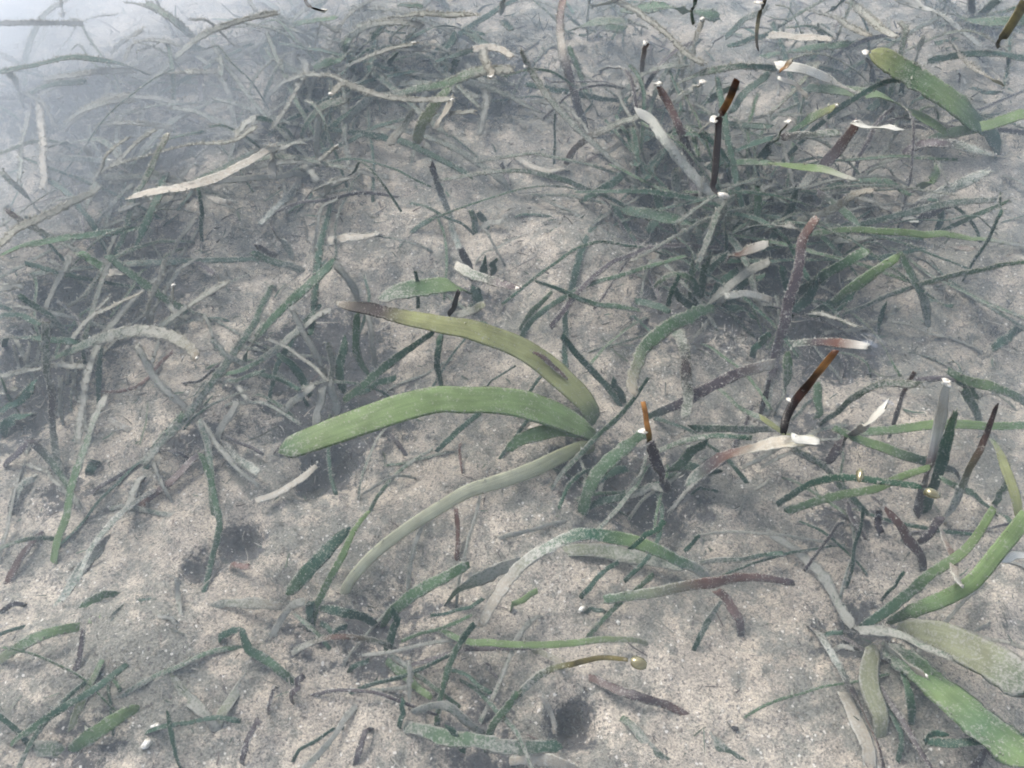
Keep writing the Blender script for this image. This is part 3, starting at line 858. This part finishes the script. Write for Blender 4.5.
- WPBB 8-10-11-10 7-6-3-1 : 358,448 300,505 240,550 180,622 | t5 m0:20 # dark stem fading to a white upright curl in rippled water
h7 WPWRBB 12-13-12-11-12 7.1-5.5-4-2-.4 : 537,382 525,450 510,530 490,620 465,690 450,775 | t8
h7 gDD 12-13-14-11 6.5-4-2-.4 : 557,465 535,550 515,630 490,700 475,765
h8 DGgs 8-12-11-9 4-4-3-1 : 540,342 590,370 650,390 720,410 790,450
h8 Dg 11-12-6 4-3-2 : 560,355 605,395 632,432
h8 gs 10-9-6 3-2-1 : 585,400 615,450 645,505
h8 gGGg 8-10-9-9 2-3-3-2 : 285,528 400,515 500,505 600,505 790,512
h6 gGDB 9-11-10-7 4-3-2-1 : 200,515 290,555 400,590 500,625 595,652
- KRTsS 5-8-9-10-10 6.8-5.5-4-2-.4 : 688,438 660,520 620,610 590,680 545,770 530,790 # slender rust-speckled brown stalk with black tip standing alone on sand
h9 D 7-9-7 .5-5-6 : 25,748 90,700 170,670 240,665 330,675 460,692
h9 gG 9-10-9-7 .5-4-5 : 55,770 150,730 240,715 330,700 400,660 485,638
- gD 8-8-6 3-2-.5 : 520,665 600,710 695,772 # green leaf running down behind the rust-speckled stalk
- gYYY 7-11-12-11 2-4-4-3 : 675,550 705,610 738,700 760,790 # bright yellow-green leaf at the picture edge beside the rust-speckled stalk
- Y 8-7-5 5-4-2 : -20,480 40,530 120,546 # narrow lime green leaf meeting the black foot of the orange-brown blade
- W 9 6.8-6.9 : 68,545 110,550 152,556 # square-ended white blade scrap at the foot of the orange-brown blade
h6 sD 7 5-3-1 : 80,580 150,620 230,700 300,775
h8 D 10 .5-2 : 760,212 720,240 668,278
g4 gs 11 4-3-.5 : 55,285 62,370 30,455
h6 g 9 2-1 : 145,380 150,440 150,490
h9 B 8 .5-2 : 320,725 365,775
h9 B 7 .5-2 : 240,740 260,800 290,850
- g 8 .5-2 : 680,745 720,680 # stubby green leaf on sand between the yellow-green leaf and the rust-speckled stalk
g4 D 11 .3-3 : 60,180 120,130 150,60
g4 D 10 .3-3 : 130,180 200,140 260,120
g4 D 9 .3-3 : 100,160 60,100 40,30
@I
- RB 7-8-6 .4-.9 : 10,222 60,140 132,38 # dull brown fallen blade lying aslant near the picture edge on sand
i1 ygG 11-12-10 .5-2.5-1 : -15,450 60,405 140,365 238,338
i1 g 9-8 .5-1.5 : 235,295 280,265 338,228
i1 G 9 .5-1 : 262,325 308,315
- B 5-7-5 2-1.5-.4 : 250,345 245,400 215,480 158,582 # dark purple thin blade curved down across white sand
- gDD 6-9-8-6 1-2.5-2 : 18,692 100,650 190,590 280,535 382,452 # long dark green leaf lying aslant below the purple curved blade
i2 gG 12-15-14-9 .5-2-1.5 : 200,728 270,670 340,620 412,568
i2 yg 8-9-6 .4-1.5-1.5 : 200,685 230,600 270,510 312,420
i2 D 4 1-.4 : 320,490 330,580 345,685
i2 g 5 1.5-1 : 330,490 365,540
- D 6.5 .6-.8 : 400,262 455,262 512,262 # short dark green level snippet alone on white sand
- sP 10-11-9 .5-1.2-1.5 : 608,290 680,276 768,274 848,284 # flat pale-brown leaf lying level on sand beside the green double leaf
j0 D 8-8-7 .6-1.6 : 650,392 668,366 722,355
j0 Dg 8-11-11-8 1.6-1-.5 : 718,352 740,400 775,435 830,472 888,512
- D 5-6-4 2-.3 : 508,598 515,680 540,775 # narrow dark green leaf standing alone on sand at the bottom edge
- yS 10-13-10 .3-.6 : 460,450 560,550 655,655 # broad faded yellowish leaf half buried in sand near white shell bits
- Sy 9-11-9 .3-.8 : 770,455 700,560 635,640 # faded yellow-grey leaf half buried beside the flat pale-brown leaf
- S 6 .3-1 : 455,310 500,320 550,348 # pale forked strip on sand near the short level snippet
- S 6 .3-1.5 : 540,325 535,260 528,205 # fuzzy upright grey strip behind the pale forked strip
i1 s 7 .4-1 : 380,268 345,310 335,342
- Bs 11-13-10 .3-.5 : 335,65 260,150 165,295 # wide dull dark strip sunk in sand above the short level snippet
- B 6-7 .4-1 : 715,750 740,690 775,622 # brown fallen blade on sand at the bottom edge by the faded leaves
- B 6 .3-.8 : -5,302 60,268 # short brown stub at the picture edge above the pale green leaf
- R 7 .5-.9 : 685,158 750,162 # short brown bar lying in the dark hollow behind the flat pale-brown leaf
i2 Sg 12-18-12 .1-.2 : 40,724 100,705 200,722
@J
j1 gDD 11-15-14-8 .8-2.5-2.5 : 93,248 150,180 210,120 282,48
j1 gG 6-8-7-4 .3-3-4 : 160,352 200,250 250,140 300,50 342,-5
j2 gg 9-13-14-10 .4-2.5-3 : 372,335 430,280 500,230 580,185 632,158
j2 gS 9-13-14-10 .4-2.5-2.5 : 565,268 640,220 720,175 790,148
j1 D 9-11-9 1-1.5-.5 : 198,288 270,305 362,328
j1 D 9 .4-1.5 : 160,352 158,310 168,268
j1 D 6 1-1 : 190,335 230,357 272,343
- SRs 6-7-6 .5-2-.5 : 95,425 180,385 260,375 340,385 425,402 # thin brown-grey arching strand lying on sand below the two crossing green leaves
j2 gG 10-11-8 .5-1.2 : 380,428 440,490 522,552
j2 D 4 1-2 : 525,312 600,300 682,262
j2 g 4 1-1.5 : 440,390 560,345 640,310
- R 5 2-.3 : 600,-10 606,60 600,148 # upright red-brown stick above the crossing green leaves on sand
j3 gD 7 .4-1.5-2 : 540,640 560,550 590,440 620,380 655,335
- B 7 .4-1 : 298,765 320,690 342,635 # dark fallen stick on sand at the bottom edge below the green tuft
- B 7 .5-1 : 98,562 120,530 142,492 # short dark peg beside the end of the green double leaf
- D 6 .4-1.5 : 430,645 440,565 # short dark upright sliver near the broad green leaf at the bottom edge
- B 4 .4-.8 : 30,605 45,555 60,508 # thin dull brown splinter on sand below the green double leaf
- S 5 .4-2 : 455,595 460,450 # pale furry upright thread above the broad green leaf at the bottom edge
j3 Ss 8-10-8 1-2.5-1 : 468,598 520,580 580,590 640,640 685,668
j3 sgsD 12-16-16-13 .5-1.5-2-1 : 428,638 530,665 650,690 768,708 910,700
j3 D 8 1-2 : 620,722 600,680 580,640
j3 g 8 .4-2.5 : 690,725 710,640 790,545
j2 D 6 .5-.8 : 270,470 340,445
- gGGy 6-8-8-7-5 .5-2.5-2.5-1 : 528,338 620,380 700,392 768,395 900,392 1050,386 1185,378 # long narrow green leaf lying level below the arched leaf on sand
- D 4 .4-.6 : 90,742 180,680 272,632 # faint thin greenish line across sand near the bottom edge
- B 3.5 .4-.6 : 690,448 708,480 728,512 # tiny dark hooked splinter on sand beside the furry upright thread
j1 S 8 .4-1.5 : 40,385 100,290 150,268
j2 D 8 .3-2 : 390,420 420,340 410,290
@K
- PPsDGgS 10-12-12-13-14-13-12-9 1-2.5-4.5-5-4-2-.5 : -88,335 -60,272 -5,195 55,135 140,87 230,66 320,76 420,110 500,142 560,175 592,204 # large arched leaf, pale furry at one end and green over its crown
- gyRRB 9-12-11-11-9-8 1-2-2-1.5-1 : 278,270 360,252 430,242 520,226 620,206 680,196 768,202 843,212 # long level leaf turning from green to brown on sand under the arch
- RB 9-10-8 1-.4 : 612,235 650,270 680,320 692,362 # short brown strip bent down from the level green-to-brown leaf
- D 6 .5-1.5 : 200,252 260,195 318,148 # small dark green strip under the crown of the arched leaf
- g 6 .4-1.5 : 222,378 290,310 370,230 422,188 # thin green strip crossing below the level green-to-brown leaf
- D 6 4-5 : 355,108 400,72 455,28 # short dark green sliver lying across the crown of the arched leaf
- D 5 .4-1.5 : 518,122 562,68 # tiny dark green sliver behind the end of the arched leaf
- Ds 6-7-4 .4-1.5 : 538,415 580,350 627,262 # small mossy green strip hanging below the brown end of the level leaf
- sD 5 .5-1.2 : 565,152 660,142 775,130 815,128 # thin dark rod lying level above the brown end of the level leaf
- gsTT 8-9-8-7-5 .4-3-5.5-6.9 : -30,600 0,568 60,510 120,470 200,450 280,440 345,441 # curving green leaf that ends at a floating olive bubble
- RBR 9-11-10-8 .5-1.2-.5 : 212,484 300,525 380,555 460,580 545,612 # straight purple-brown dead blade on bare sand below the floating olive bubble
- gsD 7-9-8-5 .5-.8 : 318,605 380,670 430,720 495,755 # scalloped mossy green strip half buried in sand below the straight purple-brown blade
- P 5-6-5 2-1-.4 : 85,555 120,610 126,668 # pale curved thread dangling into the dark hole in the sand
- yP 7 .4-1 : 60,408 120,440 145,452 # yellowish pale scrap under the long narrow level leaf
- G 7 .5-1.5 : -10,290 75,238 # stubby green leaf beside the pale end of the arched leaf
- P 10-14-12 .8-1.2 : -20,738 60,742 130,750 215,778 # wide pale-cream leaf at the bottom edge below the dark hole
- sD 9-12-7 .1-.2 : 540,640 600,690 720,768 # low dark mossy mat strip in sand at the bottom edge
- ys 12-15-12 .3-.6 : 130,116 250,114 400,138 525,162 # broad faded yellow leaf flat on sand inside the arched leaf
- D 5 .4-.8 : 220,290 290,300 # small green flake at the start of the level green-to-brown leaf
@L
l1 DgGG 10-12-12-9 .8-3-4.5-5 : 285,348 400,260 480,200 560,140 620,80 675,-10
l1 gGGG 12-17-18-18-18 .8-3-4.5-5-5 : 375,322 470,282 560,244 620,205 700,110 790,5
l1 sgGgG 18-30-34-36-38 .8-2.5-3.5-4 : 345,392 440,455 520,525 600,590 680,660 790,750
l1 yyys 22-32-36-38 .8-3-4-4.5 : 395,345 500,370 600,410 690,460 790,540
- PRPW 11-12-12 2-4-6.8 : 525,55 550,130 565,190 574,222 | e6 # pinkish pale dead blade ending white across the green fork in the lower corner
l1 gD 8-9-8 .8-2-1 : 395,415 425,530 442,645
l2 D 8-10-9-9 2-3-3.5 : 470,690 510,688 580,692 680,688 790,668
l2 D 7 2-2.4 : 472,690 490,668 518,662 532,674
l1 Ss 9-10-7 1-3-4 : 265,350 370,360 460,400 555,442
l1 SP 8-10-9 1-3-5 : 350,400 400,440 475,492 | e4
l1 yyy 16-22-20-12 .8-1.5-1 : 312,400 303,500 330,600 352,690
- RsBRB 7-9-8-7 .5-1.2-2 : 130,322 190,420 240,510 290,600 330,700 355,785 # rust-spotted dark stalk leaning out of the bottom edge beside a cream blade
- P 10-15-14 .4-1 : 215,515 250,590 290,680 315,785 # broad cream dead blade on sand beside the rust-spotted dark stalk
- B 5-7-6 .8-2 : 310,480 370,580 430,670 485,775 # thin dark stem crossing the faded broad leaf at the bottom edge
- S 8-11-9 .3-.5 : 0,60 80,110 160,190 210,270 252,342 # low sandy silted runner leading to the plant in the lower corner
h9 D 4 .4-3 : 240,232 265,90 282,-10
h9 B 8 2-3 : 338,62 330,-10
- RB 9-11-9 3-2-.6 : 358,-5 420,80 485,168 # pinkish brown dead blade slanting down to the crossing green leaves
- B 10 3-2 : 525,15 490,60 458,92 # dark stub crossing beside the pinkish brown dead blade
- D 6 2-3 : 685,-5 735,32 # short green leaf end above the green fork in the lower corner
- W 8-10 4-4.6 : 790,128 740,133 703,141 # white blade end entering at the picture edge above the broad leaves
l1 D 4 .5-2 : 350,260 375,220 402,178
- S 5 .5-1 : 590,378 635,350 682,322 # fuzzy grey strip on sand between the green fork and the broad leaves
l1 D 5 .5-.8 : 168,366 222,358
l1 S 5 .5-1 : 198,410 230,402 262,412
l2 B 8 .5-2 : 605,775 660,722 705,712
l1 gG 16-22 3-4 : 680,748 730,728 800,690
- D 4 .4-.6 : -10,131 45,129 # tiny dark hollow twig on sand near the low sandy runner
- S 4 2-3 : 515,348 600,362 680,385 790,412 # fine grey root thread across the faded broad leaf
"""
# ------------------------------------------------------------------ the setting: seabed and water
SHOOT = {}
for row in SHOOT_ROWS.strip().splitlines():
    k, xy, nfill, label = row.split(' ', 3)
    px, py = map(float, xy.split(','))
    SHOOT[k] = dict(base=at(px, py, 0), fill=int(nfill), label=label)

def axis(lo, hi, step, out):
    a = np.arange(lo, hi, step)
    g, s = [], step
    e = hi
    while e < out: s *= 1.35; e += s; g.append(e)
    b, s, e = [], step, lo
    while e > -out: s *= 1.35; e -= s; b.append(e)
    return np.concatenate([b[::-1], a, g])
gx, gy = axis(-.72, .72, .0022, 40), axis(-.06, 1.0, .0022, 40)
X, Y = np.meshgrid(gx, gy)
fine = (vnoise(X, Y, .005, 5) - .5) * .0013 + (vnoise(X, Y, .0026, 6) - .5) * .0008
Z = ground(X, Y) + fine * (np.hypot(X, Y - .4) < 2)
nx_, ny_ = len(gx), len(gy)
idx = np.arange(nx_ * ny_).reshape(ny_, nx_)
quads = np.stack([idx[:-1, :-1], idx[:-1, 1:], idx[1:, 1:], idx[1:, :-1]], -1).reshape(-1, 4)
me = bpy.data.meshes.new('seabed')
me.vertices.add(nx_ * ny_); me.vertices.foreach_set('co', np.stack([X, Y, Z], -1).ravel())
me.loops.add(len(quads) * 4); me.loops.foreach_set('vertex_index', quads.ravel())
me.polygons.add(len(quads)); me.polygons.foreach_set('loop_start', np.arange(0, len(quads) * 4, 4))
me.polygons.foreach_set('use_smooth', np.ones(len(quads), bool))
me.update(calc_edges=True)
# dark sediment colour with shade painted in, in hollows and round root clumps
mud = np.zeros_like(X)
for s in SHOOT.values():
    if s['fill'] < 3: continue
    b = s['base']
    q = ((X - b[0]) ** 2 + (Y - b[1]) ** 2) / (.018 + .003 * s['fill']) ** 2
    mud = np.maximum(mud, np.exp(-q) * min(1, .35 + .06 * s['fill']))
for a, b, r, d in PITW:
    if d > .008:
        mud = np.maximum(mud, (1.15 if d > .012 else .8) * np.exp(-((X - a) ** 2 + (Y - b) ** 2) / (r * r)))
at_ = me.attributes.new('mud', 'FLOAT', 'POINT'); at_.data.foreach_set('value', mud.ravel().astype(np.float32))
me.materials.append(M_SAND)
seabed = bpy.data.objects.new('seabed', me); C.objects.link(seabed)
tag(seabed, 'pale pinkish grey sandy seabed with dark hollows', None, kind='structure')

def water_body():
    m, n, l = new_mat('murky_water')
    out = nd(n, 'ShaderNodeOutputMaterial'); v = nd(n, 'ShaderNodeVolumePrincipled')
    v.inputs['Color'].default_value = (.76, .88, 1.0, 1)
    v.inputs['Density'].default_value = WATER_DENSITY
    v.inputs['Anisotropy'].default_value = .6
    l.new(v.outputs[0], out.inputs['Volume'])
    B, lo = 45, -1.0
    V = [(x, y, z) for z in (lo, DEPTH) for y in (-B, B) for x in (-B, B)]
    F = [(0, 2, 3, 1), (4, 5, 7, 6), (0, 1, 5, 4), (2, 6, 7, 3), (0, 4, 6, 2), (1, 3, 7, 5)]
    o = mesh_obj('water', V, F, m, None, False)
    tag(o, 'shallow slightly murky still water over the seagrass', None, kind='structure')
    return o
WATER_DENSITY = 2.5
water = water_body()

def glare_haze():
    """white haze added to imitate sky glare on the far water, thickest in the middle"""
    m, n, l = new_mat('glare_volume')  # scattering volume added in place of the sky's glare
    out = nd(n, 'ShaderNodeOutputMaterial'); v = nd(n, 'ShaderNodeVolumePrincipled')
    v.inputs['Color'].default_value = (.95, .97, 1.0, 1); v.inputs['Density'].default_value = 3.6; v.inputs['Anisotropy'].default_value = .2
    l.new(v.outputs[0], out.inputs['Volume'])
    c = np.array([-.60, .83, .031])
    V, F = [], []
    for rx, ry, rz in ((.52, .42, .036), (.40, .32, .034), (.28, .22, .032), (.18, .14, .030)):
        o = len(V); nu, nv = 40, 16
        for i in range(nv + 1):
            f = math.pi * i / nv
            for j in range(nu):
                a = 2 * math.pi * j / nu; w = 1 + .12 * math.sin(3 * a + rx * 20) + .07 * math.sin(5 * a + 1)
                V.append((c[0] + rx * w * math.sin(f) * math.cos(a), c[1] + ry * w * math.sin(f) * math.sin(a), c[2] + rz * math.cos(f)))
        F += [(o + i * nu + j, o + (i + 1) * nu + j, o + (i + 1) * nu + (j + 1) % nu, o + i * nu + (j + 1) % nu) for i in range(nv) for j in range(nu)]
        ob = mesh_obj('glare_haze', V[o:], [tuple(q - o for q in f) for f in F if f[0] >= o], m, None, True)
        tag(ob, 'whitish haze added for sky glare in the far corner of the water', None, kind='stuff')
glare_haze()

# ------------------------------------------------------------------ plants and blades
OFF = {c: (256 * (i % 4), 256 * (i // 4)) for i, c in enumerate('ABCDEFGHIJKL')}
GROUP = {'loose_leaf': 'loose green seagrass blades', 'silted_leaf': 'silt-covered blades', 'dead_leaf': 'dark dead blades',
         'bleached_leaf': 'pale bleached blades', 'brown_leaf': 'brown blades standing out of the water'}
for k, s in SHOOT.items():
    e = bpy.data.objects.new('seagrass_shoot', None); C.objects.link(e)
    e.empty_display_size = .01
    e.location = s['base']; ORIGIN[e.name] = s['base']
    tag(e, s['label'], 'seagrass', 'seagrass shoots rooted in the sand')
    s['obj'] = e

def nums(t): return [float(v) for v in t.split('-')]

N_LOOSE = 0
crop = (0, 0)
for row in BLADE_ROWS.strip().splitlines():
    if row[0] == '@': crop = OFF[row[1]]; continue
    row, _, label = row.partition('#')
    row, _, opts = row.partition('|')
    label, _, opts2 = label.partition('|')
    opts = (opts + ' ' + opts2).split()
    headp, _, pts = row.partition(':')
    key, style, w, h = headp.split()
    pix = [tuple(float(v) / 3 + o for v, o in zip(q.split(','), crop)) for q in pts.split()]
    hs_ = lerp_list([v / 100 for v in nums(h)], np.linspace(0, 1, len(pix)))
    emergent = max(hs_) > DEPTH + .0005
    P = np.array([at(x, y, z) for (x, y), z in zip(pix, hs_)])
    wk = .95 if key[0] in 'abe' and style[0] in 'SsP' else 1.0
    V, F, A = blade_mesh(P, style, wpx=[v * wk for v in nums(w)], emergent=emergent)
    if key == '-':
        nm = NAME[max(style, key=style.count)]
        if emergent: nm = 'brown_leaf'
        o0 = P[0] if P[0][2] < P[-1][2] else P[-1]
        o = mesh_obj(nm, V, F, mat_for(style if not emergent else 'K'), None, True, A, o0)
        tag(o, label.strip(), 'seagrass blade', GROUP[nm]); N_LOOSE += 1
    else:
        par = SHOOT[key]['obj']
        o = mesh_obj('rotten_patch' if style == 'RBR' else 'leaf', V, F, mat_for(style), par, True, A, P[0])
    for t in opts:
        if t[0] in 'te':
            r = float(t[1:])
            if r <= 0 or (style[0] if t[0] == 't' else style[-1]) == 'W' and r < 7: continue
            p = P[0] if t[0] == 't' else P[-1]
            sc = np.linalg.norm(p - CAM) / FPX
            blob('tip', p + np.array([0, 0, .0006]), r * sc * .42, M_WHITE, o, .5, 1.1)
        elif t[0] in 'mx':
            i, r = t[1:].split(':')
            if t[0] == 'm': meniscus(*pix[int(i)], float(r), o)
            else:
                p = P[int(i)]; sc = np.linalg.norm(p - CAM) / FPX
                q = p + np.array([-.6 * float(r) * sc, .0012, .0])
                blob('waterline_foam', q, float(r) * sc * .55, M_WHITE, o, .22, .5)

# more leaves deep inside the crowded plants
for k, s in SHOOT.items():
    b = s['base']
    near = b[1] < .42
    for j in range(int(s['fill'] * (.3 if near else 1.5 if k[0] in 'cdg' else 1.3))):
        a = RNG.random() * 6.28
        ln = .03 + RNG.random() * .05 if near else .06 + RNG.random() * .11
        hh = .006 + RNG.random() * .014 if near else .008 + RNG.random() * (.026 if k[0] in 'abe' else .045)
        st = np.array([b[0] + RNG.normal(0, .026), b[1] + RNG.normal(0, .026), 0])
        d = np.array([math.cos(a), math.sin(a)])
        c1, c2 = RNG.normal(0, .15, 2)
        P = []
        for q in (0, .3, .65, 1):
            aa = a + c1 * q * 2
            x, y = st[0] + math.cos(aa) * ln * q, st[1] + math.sin(aa) * ln * q
            z = hh * math.sin(min(q * (1.5 + .9 * c2 + .5), 2.6)) + .002
            P.append((x, y, max(z, float(ground(x, y)) + .001)))
        style = RNG.choice(['D', 's', 'Ds', 'S', 'sS', 'D', 'Bs', 'gs', 's'] if k[0] in 'abe' else ['D', 'D', 'Dg', 'g', 'D', 'Ds', 'B', 'gs', 'D'])
        V, F, A = blade_mesh(np.array(P), str(style), wm=list(np.array([.7, 1, .8]) * (.0022 + RNG.random() * (.002 if near else .0036) + (.0008 if k[0] in 'abe' and not near else 0))))
        mesh_obj('leaf', V, F, mat_for(str(style)), s['obj'], True, A, P[0])

# fine strands tangled among them
for k, s in SHOOT.items():
    b = s['base']; near = b[1] < .42
    for j in range(int(s['fill'] * (1.2 if near else 1.3 if k[0] in 'abe' else 1.4))):
        a = RNG.random() * 6.28; ln = (.025 + RNG.random() * .06) if near else (.035 + RNG.random() * .10)
        x, y = b[:2] + RNG.normal(0, .022 if near else .03, 2)
        z = float(ground(x, y)) + .001
        P = []
        top = RNG.random() * (.014 if near else .042)
        for q in np.linspace(0, 1, 5):
            P.append((x, y, max(z + top * math.sin(q * (1.4 + 1.4 * RNG.random())), float(ground(x, y)) + .001)))
            a += RNG.normal(0, .13); x += math.cos(a) * ln / 4; y += math.sin(a) * ln / 4
        style = str(RNG.choice(['S', 's', 'sS', 'B', 'Ds', 'D', 'g', 'gs', 'D']))
        V, F, A = blade_mesh(np.array(P), style, wm=[.0014 + RNG.random() * .0014], fuzz_k=.8)
        mesh_obj('strand', V, F, mat_for(style), s['obj'], True, A, P[0])

# shiny drops clinging to blade tips at the surface
for px, py, h, rx, ry, label in [(860, 475, 7.0, 5, 9, 'narrow shiny bubble standing on the upper dark green bow'),
                                 (931, 493, 7.0, 8, 6, 'shiny oval bubble below the olive and white paired blades'),
                                 (638, 663, 6.9, 9, 8, 'floating olive bubble at the end of the curving green leaf')]:
    p = on_plane(px, py, h / 100); sc = np.linalg.norm(p - CAM) / FPX
    o = blob('water_bubble', p, sc * 6, M_BUB, None, .75, .3)
    o.scale = (rx / 7.5, ry / 7.5, .9); tag(o, label, 'bubble', 'shiny bubbles at the water surface')
    ORIGIN[o.name] = p
for px, py, r, label in [(148, 744, 4, 'white shell bit near the bottom edge beside the broad green leaf'), (156, 727, 3, 'smaller white shell bit just above another near the bottom edge'),
                         (582, 609, 3, 'white shell bit on sand inside the arched leaf'), (618, 623, 2.2, 'tiny white shell bit under the level green-to-brown leaf'),
                         (358, 685, 2.2, 'tiny white shell bit on sand below the low green plant'), (735, 729, 2.4, 'small round dark pebble on bare sand near the bottom edge')]:
    p = at(px, py, 0); sc = np.linalg.norm(p - CAM) / FPX
    dark = 'dark' in label
    m = M_WHITE if not dark else M_BUB
    o = blob('pebble' if dark else 'shell_fragment', p + np.array([0, 0, .001]), r * sc, m, None, .5, .5)
    if dark:
        o.data.materials[0] = M_TINT; o.data.attributes['tint'].data.foreach_set('color', np.tile([.03, .028, .03, 1], len(o.data.vertices)).astype(np.float32))
    tag(o, label, 'pebble' if dark else 'shell', None if dark else 'white shell bits on the sand')

# ------------------------------------------------------------------ small uncountable stuff
BASES = np.array([s['base'][:2] for s in SHOOT.values()]); BW = np.array([max(s['fill'], .5) for s in SHOOT.values()]); BW = BW / BW.sum()
def scatter(n, near, spread):
    k = RNG.random(n) < near
    c = BASES[RNG.choice(len(BASES), n, p=BW)] + RNG.normal(0, spread, (n, 2))
    y = .05 + .85 * RNG.random(n) ** .8
    x = (RNG.random(n) - .5) * 2 * (.24 + .52 * y)
    return np.where(k[:, None], c, np.stack([x, y], 1))

def chips(name, n, size, cols, near, spread, label, flat=.6):
    xy = scatter(n, near, spread)
    z = ground(xy[:, 0], xy[:, 1])
    v = RNG.normal(0, 1, (n, 4, 3)); v /= np.linalg.norm(v, axis=2)[:, :, None]
    v *= (RNG.gamma(3, size / 3, n))[:, None, None] * np.array([1, 1, flat])
    V = v + np.stack([xy[:, 0], xy[:, 1], z + size * .25], 1)[:, None, :]
    V = V.reshape(-1, 3)
    F = []
    for j in range(n):
        b = 4 * j
        F += [(b, b + 1, b + 2), (b, b + 2, b + 3), (b, b + 3, b + 1), (b + 1, b + 3, b + 2)]
    cc = np.array(cols)[RNG.integers(0, len(cols), n)] * (.7 + .6 * RNG.random((n, 1)))
    o = mesh_obj(name, V, F, M_TINT, None, False, dict(tint=np.repeat(cc, 4, 0)))
    tag(o, label, None, kind='stuff')
chips('shell_grit', 7000, .00032, [(.5, .47, .42), (.4, .37, .33), (.10, .09, .09), (.3, .27, .24), (.05, .05, .05), (.42, .38, .33)], .15, .05, 'coarse pale and dark grit scattered on the sand')


def strips(name, xy, per, length, width, cols, label, lift, tall=.25, jit=.0012):
    """many short bent shreds, two quads each: litter lies flat, algae threads stand in tufts of PER"""
    n0 = len(xy); n = n0 * per
    b = np.repeat(np.column_stack([xy, ground(xy[:, 0], xy[:, 1]) + lift]), per, 0) + RNG.normal(0, 1, (n, 3)) * np.array([jit, jit, .0002])
    d = RNG.normal(0, 1, (n, 3)); d[:, 2] = np.abs(d[:, 2]) * tall + tall * .3; d /= np.linalg.norm(d, axis=1)[:, None]
    s = np.cross(d, RNG.normal(0, .5, (n, 3)) + np.array([0, 0, 1.0])); s /= np.linalg.norm(s, axis=1)[:, None]
    far = np.clip(np.repeat(xy[:, 1], per) / .5, .45, 1.5)
    L = (RNG.gamma(2.2, length / 2.2, n) * far)[:, None]; w = (width * (.6 + .8 * RNG.random(n)) * far)[:, None]
    k = RNG.normal(0, .3, (n, 1)); kz = -RNG.random((n, 1)) * .35 * tall
    mid = b + d * L * .5 + s * k * L * .25 + np.array([0, 0, 1]) * kz * L * .25
    end = b + d * L + s * k * L + np.array([0, 0, 1]) * kz * L
    V = np.stack([b + s * w, b - s * w, mid + s * w, mid - s * w, end + s * w * .4, end - s * w * .4], 1).reshape(-1, 3)
    o6 = np.arange(n)[:, None] * 6
    F = np.concatenate([o6 + np.array([[0, 1, 3, 2]]), o6 + np.array([[2, 3, 5, 4]])]).tolist()
    c = np.repeat(np.array(cols)[RNG.integers(0, len(cols), n0)], per, 0) * (.7 + .6 * RNG.random((n, 1)))
    o = mesh_obj(name, V, F, M_TINT, None, False, dict(tint=np.repeat(c, 6, 0)))
    tag(o, label, None, kind='stuff')
strips('leaf_litter', scatter(5200, .72, .05), 1, .0048, .0005, [(.05, .045, .045), (.05, .075, .055), (.11, .10, .09), (.18, .16, .13), (.08, .06, .055), (.28, .265, .23)],
       'shreds of rotted leaf strewn over the seabed', .0011, .12)
strips('thread_algae', scatter(5200, .86, .036), 16, .0042, .00016, [(.34, .33, .29), (.09, .10, .085), (.15, .16, .135), (.40, .38, .34), (.07, .08, .07), (.22, .215, .19), (.05, .055, .055)],
       'silt-laden tufts of thread algae over the seabed', 0, .7, .0022)
pm = np.array([(a, b, r) for a, b, r, d in PITW if d > 0])
pk = RNG.choice(len(pm), 2600, p=pm[:, 2] / pm[:, 2].sum())
strips('dark_moss', pm[pk, :2] + RNG.normal(0, .62, (2600, 2)) * pm[pk, 2:3], 14, .0036, .00018, [(.06, .07, .06), (.09, .10, .085), (.05, .05, .055), (.16, .155, .135), (.07, .085, .06)],
       'dark mossy fuzz lining the hollows of the seabed', 0, .7, .0024)
strips('long_litter', scatter(1300, .62, .06), 1, .014, .0007, [(.07, .075, .065), (.07, .11, .075), (.14, .13, .11), (.22, .205, .17), (.11, .085, .075), (.09, .11, .075), (.28, .26, .22), (.06, .05, .05)],
       'longer threads of rotted leaf lying on the sand', .0012, .05)
